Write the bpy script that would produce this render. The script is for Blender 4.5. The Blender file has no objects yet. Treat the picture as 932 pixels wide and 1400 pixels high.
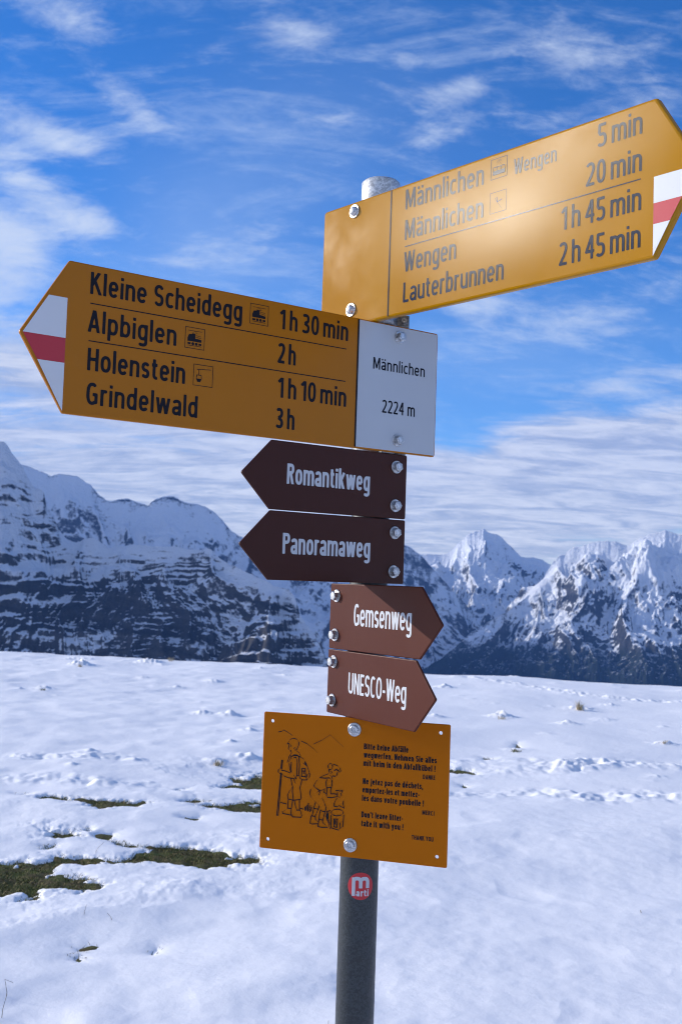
import bpy, bmesh, math, random
import numpy as np
from mathutils import Matrix, Vector

SC = bpy.context.scene
COL = SC.collection
random.seed(7)
R = math.radians

# ---------------------------------------------------------------- camera
EYE = 1.60
PITCH, ROLL, FPX = 0.062573, 0.033345, 1500.0          # FPX: focal length in pixels of a 1400 px tall frame
_F = np.array([0, math.cos(PITCH), math.sin(PITCH)])
_U0 = np.array([0, -math.sin(PITCH), math.cos(PITCH)])
_R0 = np.array([1.0, 0, 0])
_R = math.cos(ROLL) * _R0 + math.sin(ROLL) * _U0
_U = -math.sin(ROLL) * _R0 + math.cos(ROLL) * _U0
cam = bpy.data.cameras.new('camera')
cam_o = bpy.data.objects.new('camera', cam)
COL.objects.link(cam_o)
m = Matrix.Identity(4)
for i in range(3):
    m[i][0], m[i][1], m[i][2] = _R[i], _U[i], -_F[i]
m[2][3] = EYE
cam_o.matrix_world = m
cam.sensor_fit = 'VERTICAL'
cam.sensor_height = 23.5
cam.lens = FPX / 1400 * 23.5
cam.clip_start = 0.05
cam.clip_end = 60000
cam.dof.use_dof = True
cam.dof.focus_distance = 1.72
cam.dof.aperture_fstop = 10.0
SC.camera = cam_o


def ray(px, py):
    """direction through a pixel of the 932 x 1400 photograph"""
    d = _F * FPX + _R * (px - 466) + _U * (700 - py)
    return d / np.linalg.norm(d)


# ---------------------------------------------------------------- sun, sky, exposure
SUN = np.array([-0.90, 0.27, 0.325]); SUN /= np.linalg.norm(SUN)
SUN_EL = math.asin(SUN[2]); SUN_ROT = math.atan2(SUN[0], SUN[1])
sun = bpy.data.lights.new('sun', 'SUN')
sun.energy = 3.8; sun.angle = R(0.53); sun.color = (1.0, 0.93, 0.84)
sun_o = bpy.data.objects.new('sun', sun)
COL.objects.link(sun_o)
sun_o.rotation_euler = Vector(-SUN).to_track_quat('-Z', 'Y').to_euler()
sun_o.location = (-30, 8, 20)

SC.view_settings.view_transform = 'Standard'
SC.view_settings.look = 'None'
SC.view_settings.exposure = 0.56
SC.view_settings.gamma = 1
SC.view_settings.use_curve_mapping = False
SC.render.engine = 'CYCLES'
SC.cycles.use_denoising = True
SC.cycles.max_bounces = 8
SC.cycles.volume_bounces = 0
SC.cycles.filter_width = 1.1


# ---------------------------------------------------------------- node helper
class NT:
    def __init__(s, tree):
        s.t = tree

    def n(s, typ, **kw):
        nd = s.t.nodes.new(typ)
        for k, v in kw.items():
            setattr(nd, k, v)
        return nd

    def put(s, sock, v):
        if isinstance(v, bpy.types.NodeSocket):
            s.t.links.new(v, sock)
        elif v is not None:
            sock.default_value = v

    def math(s, op, a, b=None, c=None, clamp=False):
        nd = s.n('ShaderNodeMath', operation=op, use_clamp=clamp)
        for i, v in enumerate((a, b, c)):
            if v is not None:
                s.put(nd.inputs[i], v)
        return nd.outputs[0]

    def vmath(s, op, a, b=None, out=0, scale=None):
        nd = s.n('ShaderNodeVectorMath', operation=op)
        s.put(nd.inputs[0], a)
        if b is not None:
            s.put(nd.inputs[1], b)
        if scale is not None:
            s.put(nd.inputs['Scale'], scale)
        return nd.outputs[out]

    def step(s, v, a, b, lo=0.0, hi=1.0):
        nd = s.n('ShaderNodeMapRange', interpolation_type='SMOOTHSTEP')
        for i, q in enumerate((v, a, b, lo, hi)):
            s.put(nd.inputs[i], q)
        return nd.outputs[0]

    def noise(s, vec, scale, detail=6, rough=.55, dist=0.0, lac=2.0):
        nd = s.n('ShaderNodeTexNoise', noise_dimensions='3D')
        s.put(nd.inputs['Vector'], vec)
        s.put(nd.inputs['Scale'], scale)
        nd.inputs['Detail'].default_value = detail
        nd.inputs['Roughness'].default_value = rough
        nd.inputs['Lacunarity'].default_value = lac
        nd.inputs['Distortion'].default_value = dist
        return nd.outputs[0]

    def mix(s, f, a, b):
        nd = s.n('ShaderNodeMix', data_type='RGBA')
        s.put(nd.inputs[0], f)
        s.put(nd.inputs[6], a if isinstance(a, bpy.types.NodeSocket) else (*a, 1))
        s.put(nd.inputs[7], b if isinstance(b, bpy.types.NodeSocket) else (*b, 1))
        return nd.outputs[2]

    def sep(s, v):
        return s.n2('ShaderNodeSeparateXYZ', v).outputs

    def n2(s, typ, v):
        nd = s.n(typ); s.put(nd.inputs[0], v); return nd

    def comb(s, x, y, z):
        nd = s.n('ShaderNodeCombineXYZ')
        for i, v in enumerate((x, y, z)):
            s.put(nd.inputs[i], v)
        return nd.outputs[0]


# ---------------------------------------------------------------- sky with clouds
w = bpy.data.worlds.new('World'); SC.world = w; w.use_nodes = True
N = NT(w.node_tree)
bg = w.node_tree.nodes['Background']
sky = N.n('ShaderNodeTexSky', sky_type='NISHITA')
sky.sun_disc = False; sky.sun_elevation = SUN_EL; sky.sun_rotation = SUN_ROT
sky.altitude = 2200; sky.air_density = 1.0; sky.dust_density = 0.15; sky.ozone_density = 3.0
hs = N.n('ShaderNodeHueSaturation')
hs.inputs['Hue'].default_value = .511
hs.inputs['Saturation'].default_value = 1.29
hs.inputs['Value'].default_value = 1.50
N.put(hs.inputs['Color'], sky.outputs[0])
skycol = hs.outputs[0]
tc = N.n('ShaderNodeTexCoord')
D = N.vmath('NORMALIZE', tc.outputs['Generated'])
dx, dy, dz = N.sep(D)
AZ = N.math('MULTIPLY', N.math('ARCTAN2', dx, dy), 57.2958)     # degrees to the right of north
EL = N.math('MULTIPLY', N.math('ARCSINE', dz), 57.2958)
# direction carried onto a flat cloud layer overhead: clouds shrink and flatten towards the horizon
den = N.math('ADD', N.math('MAXIMUM', dz, 0.0), 0.13)
PX = N.math('DIVIDE', dx, den); PY = N.math('DIVIDE', dy, den)
P = N.comb(PX, PY, 0.0)
den2 = N.math('ADD', N.math('MAXIMUM', dz, 0.0), 0.45)
PH = N.comb(N.math('DIVIDE', dx, den2), N.math('DIVIDE', dy, den2), 0.0)
# high broken patches, drawn out along one wind direction
rot = N.n('ShaderNodeMapping')
rot.inputs['Rotation'].default_value = (0, 0, R(-26))
rot.inputs['Scale'].default_value = (1.0, 2.0, 1.0)
N.put(rot.inputs['Vector'], PH)
n_hi = N.noise(rot.outputs[0], 5.2, 9, .62, .55)
n_fine = N.noise(rot.outputs[0], 26.0, 6, .66, .4)
n_veil = N.noise(P, 0.9, 6, .55, .6)


def blob(px, py, sx, sy, amt, tilt=0.0):
    d = ray(px, py)
    az0 = math.degrees(math.atan2(d[0], d[1])); el0 = math.degrees(math.asin(d[2]))
    a = N.math('SUBTRACT', AZ, az0); e = N.math('SUBTRACT', EL, el0)
    c, s_ = math.cos(R(tilt)), math.sin(R(tilt))
    u = N.math('ADD', N.math('MULTIPLY', a, c / sx), N.math('MULTIPLY', e, s_ / sx))
    v = N.math('ADD', N.math('MULTIPLY', a, -s_ / sy), N.math('MULTIPLY', e, c / sy))
    q = N.math('ADD', N.math('MULTIPLY', u, u), N.math('MULTIPLY', v, v))
    return N.math('MULTIPLY', N.math('EXPONENT', N.math('MULTIPLY', q, -1.0)), amt)


def total(lst):
    r = lst[0]
    for x in lst[1:]:
        r = N.math('ADD', r, x)
    return r


cover = total([blob(*b) for b in (
    (110, 45, 3.2, 1.6, .22, -25), (40, 10, 3.0, 1.2, .22, -10), (170, 135, 2.6, .7, .26, -27), (70, 185, 3.8, .9, .30, -14),
    (50, 255, 3.4, 1.2, .36, -22), (20, 335, 2.6, 1.6, .34, -20), (120, 305, 2.6, .6, .22, -8), (195, 258, 1.2, .45, .28, 0),
    (10, 420, 2.6, 2.8, .28, -15), (555, 80, 1.5, .6, .28, 0), (635, 122, 1.3, .6, .26, 5), (610, 180, 2.2, .9, .24, 5),
    (470, 165, 2.6, .6, .20, -5), (370, 20, 3.4, 1.5, .17, -15), (790, 90, 4.5, 2.2, .14, -20), (900, 130, 2.6, 1.8, .14, 0),
    (610, 130, 3.5, 2.2, .08, 0), (700, 400, 2.2, .8, .20, 8), (810, 410, 2.2, .8, .20, -4), (800, 445, 3.0, .8, .20, -6),
    (905, 385, 2.2, 1.2, .20, 5), (680, 465, 2.2, 1.1, .16, -6), (840, 530, 2.2, .5, .26, -4), (300, 330, 4.5, 1.2, .17, 20),
    (640, 420, 2.0, .7, .20, 0), (720, 60, 3.0, .8, .12, 10), (330, 100, 3.0, 1.0, .10, -20), (520, 120, 2.5, .6, .12, -5), (860, 60, 2.5, 1.0, .14, 10), (430, 60, 2.0, .8, .12, -20), (760, 170, 2.0, .6, .12, 10), (-250, 200, 9, 5, .24, -20), (1250, 250, 9, 5, .20, 0))])
hi = N.math('ADD', n_hi, N.math('MULTIPLY', N.math('SUBTRACT', n_fine, .5), .30))
hi = N.math('ADD', hi, cover)
# extra cloud added behind the viewer, unseen, to whiten the fill on the signs
hi = N.math('ADD', hi, N.step(dy, .15, -.35, 0.0, .30))
a_hi = N.math('MULTIPLY', N.step(hi, .57, 1.05), .86)
# thin fibrous wisps over the whole sky
wmap = N.n('ShaderNodeMapping')
wmap.inputs['Rotation'].default_value = (0, 0, R(-18)); wmap.inputs['Scale'].default_value = (1.0, 2.8, 1.0)
N.put(wmap.inputs['Vector'], PH)
n_w = N.math('ADD', N.math('MULTIPLY', N.noise(wmap.outputs[0], 4.2, 10, .66, 1.2), .72), N.math('MULTIPLY', n_fine, .28))
a_w = N.math('MULTIPLY', N.step(n_w, .45, .76), .38)
# thin veil: faint whitening in the middle of the sky
veil_m = total([blob(*b) for b in ((300, 300, 5.5, 4.0, .75, 35), (470, 190, 7.0, 5.0, .35, 0), (700, 470, 8.0, 2.2, .8, 0), (250, 430, 12.0, 2.6, .6, 0))])
a_veil = N.math('MULTIPLY', N.math('MULTIPLY', veil_m, N.step(n_veil, .25, .75)), .34, clamp=True)
# low sheet in long rolls near the horizon
rollm = N.n('ShaderNodeMapping')
rollm.inputs['Rotation'].default_value = (0, 0, R(9))
rollm.inputs['Scale'].default_value = (1.0, 2.0, 1.0)
N.put(rollm.inputs['Vector'], P)
n_roll = N.noise(rollm.outputs[0], 2.6, 9, .64, .9)
n_edge = N.noise(P, 1.15, 7, .56, .5)
low = N.math('ADD', N.step(EL, 15.5, 5.5, -0.20, .62), N.math('MULTIPLY', N.math('SUBTRACT', n_edge, .5), 1.1))
low = N.math('ADD', low, N.math('MULTIPLY', N.math('SUBTRACT', n_roll, .5), .75))
low = N.math('ADD', low, total([blob(*b) for b in ((40, 480, 5, 2.5, .32, -12), (610, 595, 2.6, .9, -.42, 0), (690, 560, 2.2, .7, -.25, 0), (880, 600, 6, 1.6, .22, 0), (640, 545, 4, .8, -.20, 0), (800, 690, 9, 2.0, .2, 0), (330, 690, 9, 3.0, .25, 0))]))
a_low = N.math('MULTIPLY', N.step(low, .12, .62), .95)
shade = N.step(N.math('ADD', N.math('MULTIPLY', n_roll, .8), N.math('MULTIPLY', n_fine, .2)), .34, .66)
CLOUD_LOW = N.mix(shade, (3.5, 4.0, 5.2), (6.9, 7.1, 7.6))
CLOUD_HI = (5.6, 6.3, 7.5)
c0 = N.mix(a_w, skycol, (5.4, 6.4, 8.0))
c1 = N.mix(a_veil, c0, (5.0, 6.2, 8.2))
c2 = N.mix(a_hi, c1, CLOUD_HI)
c3 = N.mix(a_low, c2, CLOUD_LOW)
# bright patches added to the unseen left sky, mirrored as sheen on sign A
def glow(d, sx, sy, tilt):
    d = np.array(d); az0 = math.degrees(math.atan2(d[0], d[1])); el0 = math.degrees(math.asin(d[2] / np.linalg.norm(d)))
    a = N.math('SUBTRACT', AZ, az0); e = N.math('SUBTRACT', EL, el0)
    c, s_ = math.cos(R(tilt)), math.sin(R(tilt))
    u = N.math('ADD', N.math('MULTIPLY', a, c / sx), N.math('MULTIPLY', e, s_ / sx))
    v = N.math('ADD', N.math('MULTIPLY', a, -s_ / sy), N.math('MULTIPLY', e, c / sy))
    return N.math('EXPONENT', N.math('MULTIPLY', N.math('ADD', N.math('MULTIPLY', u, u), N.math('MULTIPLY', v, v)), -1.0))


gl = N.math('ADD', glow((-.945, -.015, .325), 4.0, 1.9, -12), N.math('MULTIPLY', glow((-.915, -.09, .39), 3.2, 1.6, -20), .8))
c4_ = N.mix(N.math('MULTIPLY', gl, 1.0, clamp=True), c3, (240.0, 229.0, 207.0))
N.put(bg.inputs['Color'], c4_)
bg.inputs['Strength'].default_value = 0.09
HAZE = 3.4e-5


# ---------------------------------------------------------------- objects: naming helpers
def tag(o, label=None, cat=None, group=None, kind=None):
    if label: o['label'] = label
    if cat: o['category'] = cat
    if group: o['group'] = group
    if kind: o['kind'] = kind
    return o


def empty(name, loc):
    o = bpy.data.objects.new(name, None); COL.objects.link(o)
    o.location = loc; o.empty_display_size = .1
    return o


def mesh_obj(name, verts, faces, mat=None, parent=None, smooth=False):
    me = bpy.data.meshes.new(name)
    if isinstance(verts, np.ndarray) and isinstance(faces, np.ndarray):
        k = faces.shape[1]
        me.vertices.add(len(verts)); me.vertices.foreach_set('co', verts.astype(np.float32).ravel())
        me.loops.add(faces.size); me.loops.foreach_set('vertex_index', faces.astype(np.int32).ravel())
        me.polygons.add(len(faces))
        me.polygons.foreach_set('loop_start', np.arange(0, faces.size, k, dtype=np.int32))
        me.update(calc_edges=True)
    else:
        me.from_pydata([tuple(v) for v in verts], [], faces); me.update()
    if smooth:
        me.polygons.foreach_set('use_smooth', np.ones(len(me.polygons), dtype=bool))
    if mat: me.materials.append(mat)
    o = bpy.data.objects.new(name, me); COL.objects.link(o)
    if parent: o.parent = parent
    return o


def bm_obj(name, bm, mat=None, parent=None, smooth=False):
    me = bpy.data.meshes.new(name); bm.to_mesh(me); bm.free()
    if smooth:
        me.polygons.foreach_set('use_smooth', np.ones(len(me.polygons), dtype=bool))
    if mat: me.materials.append(mat)
    o = bpy.data.objects.new(name, me); COL.objects.link(o)
    if parent: o.parent = parent
    return o


def material(name, col, rough=.5, metal=0.0, spec=.5, coat=0.0):
    mt = bpy.data.materials.new(name); mt.use_nodes = True
    b = mt.node_tree.nodes['Principled BSDF']
    b.inputs['Base Color'].default_value = (*col, 1)
    b.inputs['Roughness'].default_value = rough
    b.inputs['Metallic'].default_value = metal
    b.inputs['Specular IOR Level'].default_value = spec
    b.inputs['Coat Weight'].default_value = coat
    return mt, NT(mt.node_tree), b


# ---------------------------------------------------------------- numpy noise
def _hash(ix, iy, seed):
    h = (ix.astype(np.int64) * 374761393 + iy.astype(np.int64) * 668265263 + seed * 982451653) & 0x7fffffff
    h = ((h ^ (h >> 13)) * 1274126177) & 0x7fffffff
    return h ^ (h >> 16)


def pnoise(x, y, seed=0):
    ix = np.floor(x); iy = np.floor(y); fx = x - ix; fy = y - iy
    ux = fx * fx * fx * (fx * (fx * 6 - 15) + 10); uy = fy * fy * fy * (fy * (fy * 6 - 15) + 10)

    def g(ox, oy):
        a = (_hash(ix + ox, iy + oy, seed) & 1023) * (2 * math.pi / 1024)
        return np.cos(a) * (fx - ox) + np.sin(a) * (fy - oy)
    n0 = g(0, 0) * (1 - ux) + g(1, 0) * ux
    n1 = g(0, 1) * (1 - ux) + g(1, 1) * ux
    return (n0 * (1 - uy) + n1 * uy) * 1.45


def fbm(x, y, oct=5, gain=.5, seed=0):
    s = 0; a = 1.0
    for k in range(oct):
        s = s + a * pnoise(x * 2 ** k, y * 2 ** k, seed + k * 17); a *= gain
    return s


def ridged(x, y, oct=6, gain=.55, seed=0):
    s = 0; a = 1.0; wgt = 1.0; tot = 0
    for k in range(oct):
        v = (1 - np.abs(pnoise(x * 2 ** k, y * 2 ** k, seed + k * 31))) ** 2
        s = s + a * v * wgt; tot += a * .55
        wgt = np.clip(v * 1.6, 0, 1); a *= gain
    return s - tot


def sstep(v, a, b):
    t = np.clip((v - a) / (b - a), 0, 1)
    return t * t * (3 - 2 * t)


def grid_faces(nr, nc, wrap=False):
    i = np.arange(nr - 1)[:, None]; j = np.arange(nc if wrap else nc - 1)[None, :]
    jn = (j + 1) % nc
    a = i * nc + j; b = i * nc + jn; c = (i + 1) * nc + jn; d = (i + 1) * nc + j
    return np.stack(np.broadcast_arrays(a, b, c, d), -1).reshape(-1, 4)


# ================================================================ SETTING: mountains
def mountain_mat(name, rock_a, rock_b, bands, bias, forest_z, scale=1.0, grad=.00025, sfreq=.016):
    mt, n, b = material(name, rock_a, .9, spec=.15)
    geo = n.n('ShaderNodeNewGeometry')
    pos = geo.outputs['Position']
    px, py, pz = n.sep(pos)
    nz = n.sep(geo.outputs['Normal'])[2]
    ps = n.vmath('SCALE', pos, scale=.001)
    big = n.noise(ps, 2.2, 5, .6)
    mid = n.noise(ps, 9.0 * scale, 8, .68)
    fin = n.noise(ps, 55.0 * scale, 6, .7)
    # strata: noise squeezed in height, dipping a little
    dip = n.math('ADD', pz, n.math('ADD', n.math('MULTIPLY', px, .06), n.math('MULTIPLY', n.math('SUBTRACT', big, .5), 120.0)))
    sv = n.comb(n.math('MULTIPLY', px, .0011), n.math('MULTIPLY', py, .0011), n.math('MULTIPLY', dip, sfreq))
    st = n.noise(sv, 1.0, 7, .68)
    sfac = n.math('ADD', nz, n.math('MULTIPLY', n.math('SUBTRACT', mid, .5), .75))
    sfac = n.math('ADD', sfac, n.math('MULTIPLY', n.math('SUBTRACT', fin, .5), .50))
    sfac = n.math('ADD', sfac, n.math('MULTIPLY', n.math('SUBTRACT', st, .5), bands))
    sfac = n.math('ADD', sfac, n.math('MULTIPLY', n.math('SUBTRACT', big, .5), .95))
    sfac = n.math('ADD', sfac, n.math('MULTIPLY', pz, grad))
    snow = n.step(sfac, bias - .10, bias + .13)
    rock = n.mix(n.step(n.math('ADD', n.math('MULTIPLY', st, .7), n.math('MULTIPLY', fin, .3)), .38, .62), rock_a, rock_b)
    if forest_z is not None:
        fz = n.math('ADD', pz, n.math('MULTIPLY', n.math('SUBTRACT', mid, .5), 260.0))
        fz = n.math('ADD', fz, n.math('MULTIPLY', n.math('SUBTRACT', big, .5), 200.0))
        f = n.step(fz, forest_z + 60, forest_z - 50)
        f2 = n.math('MULTIPLY', f, n.step(fin, .72, .48))
        rock = n.mix(f, rock, (.012, .020, .018))
        snow = n.math('MULTIPLY', snow, n.math('SUBTRACT', 1.0, n.math('MULTIPLY', f2, .96)))
    col = n.mix(snow, rock, (.74, .77, .82))
    n.put(b.inputs['Base Color'], col)
    bp = n.n('ShaderNodeBump'); bp.inputs['Strength'].default_value = .8; bp.inputs['Distance'].default_value = 22.0
    n.put(bp.inputs['Height'], n.math('ADD', mid, n.math('MULTIPLY', fin, .5)))
    n.put(b.inputs['Normal'], bp.outputs[0])
    return mt


def crest(pts, dists):
    """skyline points of a ridge (pixels) with the distance each stands at -> azimuth, tan(elevation), distance"""
    o = []
    for (x, y) in pts:
        d = ray(x, y)
        o.append((math.atan2(d[0], d[1]), d[2] / math.hypot(d[0], d[1])))
    o.sort()
    o = np.array(o)
    xs = [math.atan2(ray(x, 800)[0], ray(x, 800)[1]) for x, _ in dists]
    return o[:, 0], o[:, 1], np.array(xs), np.array([r for _, r in dists], float)


def mountain(name, pts, dists, depth, foot, mat, nA, nT, amp, seed, gexp=.85, rib=330., terr=None, spurs=(), fine=9., az=None):
    ca, ct, da, dr = crest(pts, dists)
    if az is None: az = (ca[0], ca[-1])
    A = np.linspace(az[0], az[1], nA)
    tan = np.interp(A, ca, ct)
    # round the polyline a little, then roughen it
    R0 = np.interp(A, da, dr)
    k = np.array([.25, .5, .25])
    tan = np.convolve(np.pad(tan, 1, mode='edge'), k, 'valid')
    R0 = np.convolve(np.pad(R0, 40, mode='edge'), np.ones(81) / 81, 'valid')
    s = A * R0
    zc = EYE + R0 * tan + fine * (fbm(s / 90., s * 0 + 3.3, 5, .65, seed + 5) - .6 * np.abs(pnoise(s / 45., s * 0 + 8.1, seed + 6)))
    T = np.concatenate([np.linspace(-.22, 0, 26)[:-1], np.linspace(0, 1, nT) ** 1.15])
    t = T[:, None]
    dep = depth if np.isscalar(depth) else np.interp(A, [math.atan2(ray(x, 800)[0], ray(x, 800)[1]) for x, _ in depth], [v for _, v in depth])[None, :]
    r = R0[None, :] - t * dep
    X = r * np.sin(A)[None, :]; Y = r * np.cos(A)[None, :]
    g = np.where(t >= 0, np.abs(t) ** gexp, np.abs(t) * 1.05)
    ks = np.ones(61) / 61                                   # away from the crest the face follows a smoothed crest line
    zs = np.convolve(np.pad(zc, 30, mode='edge'), ks, 'valid')
    Z = zs[None, :] - (zs[None, :] - foot) * g + (zc - zs)[None, :] * np.exp(-np.abs(t) / .10)
    env = .14 + .86 * sstep(np.abs(t), 0, .13) * (1 - .45 * sstep(t, .6, 1.0))
    wx = X + 160 * fbm(X / 700, Y / 700, 3, .5, seed + 40); wy = Y + 160 * fbm(X / 700 + 9, Y / 700, 3, .5, seed + 50)
    S = A[None, :] * R0[None, :] + 120 * fbm(X / 500, Y / 500, 3, .5, seed + 60)
    ribs = ridged(S / rib, r / (rib * 3.2), 5, .5, seed)
    iso = ridged(wx / 900, wy / 900, 7, .56, seed + 3)
    small = ridged(wx / 230, wy / 230, 5, .60, seed + 8)
    tiny = ridged(X / 62 + 3, Y / 62, 4, .6, seed + 9)
    for sp in spurs:                                     # (list of (px, py, r)), steepness, noise): a named spur as a roof over its own crest line
        line, steep = sp
        P = []
        for (x, y, rr) in line:
            d = ray(x, y); h = math.hypot(d[0], d[1]); P.append((d[0] / h * rr, d[1] / h * rr, EYE + d[2] / h * rr))
        best = None
        for (p, q) in zip(P[:-1], P[1:]):
            ux, uy = q[0] - p[0], q[1] - p[1]; L2 = ux * ux + uy * uy
            u = np.clip(((X - p[0]) * ux + (Y - p[1]) * uy) / L2, 0, 1)
            dd = np.hypot(X - p[0] - u * ux, Y - p[1] - u * uy)
            h = p[2] + u * (q[2] - p[2]) - steep * dd
            best = h if best is None else np.maximum(best, h)
        kk = 40.0
        Z = np.maximum(Z, best) + kk * .25 * np.exp(-np.abs(Z - best) / kk)
    Z = Z + env * amp * (1.0 * ribs + .75 * iso + .34 * small + .10 * tiny)
    if terr:
        # beds of uneven thickness: hard ones stand as cliffs, soft ones as snowy ledges
        step, dip, a_ = terr
        rng = np.random.RandomState(seed)
        for (st_, sc, am, ww) in ((step, 380., a_, 50.), (step * .30, 160., a_ * .75, 12.)):
            th_ = st_ * (.45 + 1.1 * rng.rand(200)); lv = np.cumsum(th_) - 1500.
            cf = .25 + .35 * rng.rand(200)
            zz = Z + dip * X + ww * fbm(X / sc, Y / sc, 4, .55, seed + 70)
            i_ = np.clip(np.searchsorted(lv, zz), 1, 198)
            lo = lv[i_ - 1]; fr = (zz - lo) / th_[i_]
            sh = lo + th_[i_] * sstep(fr, 1 - cf[i_] - .1, 1.0)
            m_ = am * np.clip(.45 + 1.1 * fbm(X / (sc * 1.3), Y / (sc * 1.3), 3, .55, seed + 80 + int(sc)), 0, 1) * sstep(t, .01, .08)
            Z = Z + (sh - zz) * m_
    V = np.stack([X, Y, Z], -1).reshape(-1, 3)
    o = mesh_obj(name, V, grid_faces(len(T), nA)[:, ::-1], mat, smooth=True)
    tag(o, kind='structure')
    return o


M_left = mountain_mat('banded_rock_and_snow', (.028, .031, .038), (.074, .073, .075), 1.05, .575, None, 1.8, .0009, .030)
M_far = mountain_mat('far_rock_and_snow', (.030, .033, .040), (.075, .076, .080), .28, .42, None, 1.0)
M_right = mountain_mat('blue_rock_and_snow', (.022, .025, .032), (.060, .061, .065), .22, .41, -350., 1.0, .0008)

mountain('far_mountain_range',
         [(-700, 690), (-450, 640), (-250, 655), (-100, 610), (0, 632), (38, 637), (50, 642), (70, 651), (87, 647), (105, 652), (125, 665), (147, 684),
          (172, 680), (202, 691), (212, 683), (220, 680), (237, 679), (252, 686), (270, 689), (283, 695), (296, 703), (316, 726), (331, 735), (360, 748), (400, 757),
          (450, 752), (500, 752), (530, 744), (555, 745), (564, 749), (574, 756), (590, 775), (640, 830), (720, 900)],
         [(-700, 7000), (466, 7800), (900, 9000)], 1700., -980., M_far, 820, 300, 62., 11, gexp=.80, rib=230., fine=7.)
mountain('snow_peak',
         [(480, 800), (540, 765), (560, 760), (600, 758), (614, 755), (622, 747), (629, 740), (642, 730), (650, 727), (660, 724), (666, 727), (672, 729), (679, 730), (685, 733), (694, 743), (702, 752), (708, 758),
          (713, 761), (722, 762), (733, 763), (742, 765), (750, 771), (780, 795), (850, 830)],
         [(480, 9300), (900, 9300)], 1650., -980., M_far, 620, 300, 62., 23, gexp=.85, rib=240., fine=6.,
         spurs=[([(662, 745, 9150), (664, 770, 8850), (655, 800, 8550), (640, 835, 8250)], .75),
                ([(600, 765, 9100), (590, 800, 8700), (585, 850, 8300)], .8)])
mountain('rocky_massif',
         [(500, 960), (560, 925), (600, 900), (640, 868), (690, 837), (708, 825), (724, 815), (733, 804), (741, 793), (748, 781), (754, 772), (760, 765), (765, 759), (776, 753), (784, 746), (797, 743), (810, 741),
          (825, 742), (840, 742), (850, 744), (858, 746), (866, 741), (875, 736), (883, 732), (892, 729), (900, 727), (909, 724), (918, 726), (932, 731), (980, 748), (1040, 735), (1120, 715), (1250, 750), (1500, 730)],
         [(500, 6900), (640, 7100), (750, 7800), (1500, 7600)], [(500, 1000), (750, 1450), (1500, 1500)], -980., M_right, 900, 330, 78., 37, gexp=.85, rib=260., fine=7.,
         spurs=[([(800, 750, 7650), (795, 800, 7350), (760, 850, 7100), (745, 905, 6850)], .8),
                ([(880, 740, 7620), (900, 800, 7300), (870, 850, 7050), (850, 905, 6850)], .8)])
mountain('banded_cliff_mountain',
         [(-700, 700), (-500, 660), (-200, 560), (-80, 575), (-30, 590), (0, 602), (5, 603), (9, 606), (18, 622), (24, 628), (30, 636), (37, 650), (44, 662), (50, 669), (60, 673), (63, 690), (70, 703), (78, 716),
          (84, 728), (92, 737), (105, 741), (115, 738), (128, 734), (138, 741), (148, 747), (170, 746), (200, 744), (220, 745), (237, 746), (260, 749), (281, 748), (290, 752), (296, 760), (306, 766), (316, 772),
          (335, 781), (355, 790), (365, 795), (375, 803), (388, 807), (400, 812), (406, 826), (410, 842), (420, 856), (430, 869), (438, 885), (447, 905), (460, 940), (480, 990)],
         [(-700, 4000), (0, 3750), (60, 3680), (120, 3600), (280, 3450), (400, 3100), (480, 2800)], [(-700, 1100), (60, 980), (280, 860), (480, 620)], -640., M_left, 1000, 420, 34., 51, gexp=1.0, rib=150., fine=4.,
         terr=(46., -.05, .78),
         spurs=[([(232, 806, 3400), (225, 850, 3230), (215, 910, 3010)], 1.0), ([(372, 812, 3110), (365, 850, 2960), (368, 910, 2800)], 1.0)])


# ================================================================ SETTING: snow field and the turf under it
def ground_pt(px, py, z=0.03):
    d = ray(px, py); t = (z - EYE) / d[2]
    return d[0] * t, d[1] * t


def poly_sd(X, Y, poly):
    """signed distance to a polygon (negative inside)"""
    d2 = np.full(X.shape, 1e9); inside = np.zeros(X.shape, bool)
    n = len(poly)
    for i in range(n):
        ax, ay = poly[i]; bx, by = poly[(i + 1) % n]
        ex, ey = bx - ax, by - ay; wx, wy = X - ax, Y - ay
        t = np.clip((wx * ex + wy * ey) / (ex * ex + ey * ey + 1e-12), 0, 1)
        d2 = np.minimum(d2, (wx - ex * t) ** 2 + (wy - ey * t) ** 2)
        c = ((ay > Y) != (by > Y))
        with np.errstate(divide='ignore', invalid='ignore'):
            xi = ax + (Y - ay) / (by - ay + 1e-15) * ex
        inside ^= c & (X < xi)
    d = np.sqrt(d2)
    return np.where(inside, -d, d)


def c3(pts): return [ground_pt(x * .397, 880 + y * .397) for x, y in pts]
def c4(pts): return [ground_pt(x * .5043, 1160 + y * .5043) for x, y in pts]
def c5(pts): return [ground_pt(500 + x * .4635, 880 + y * .4635) for x, y in pts]


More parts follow.
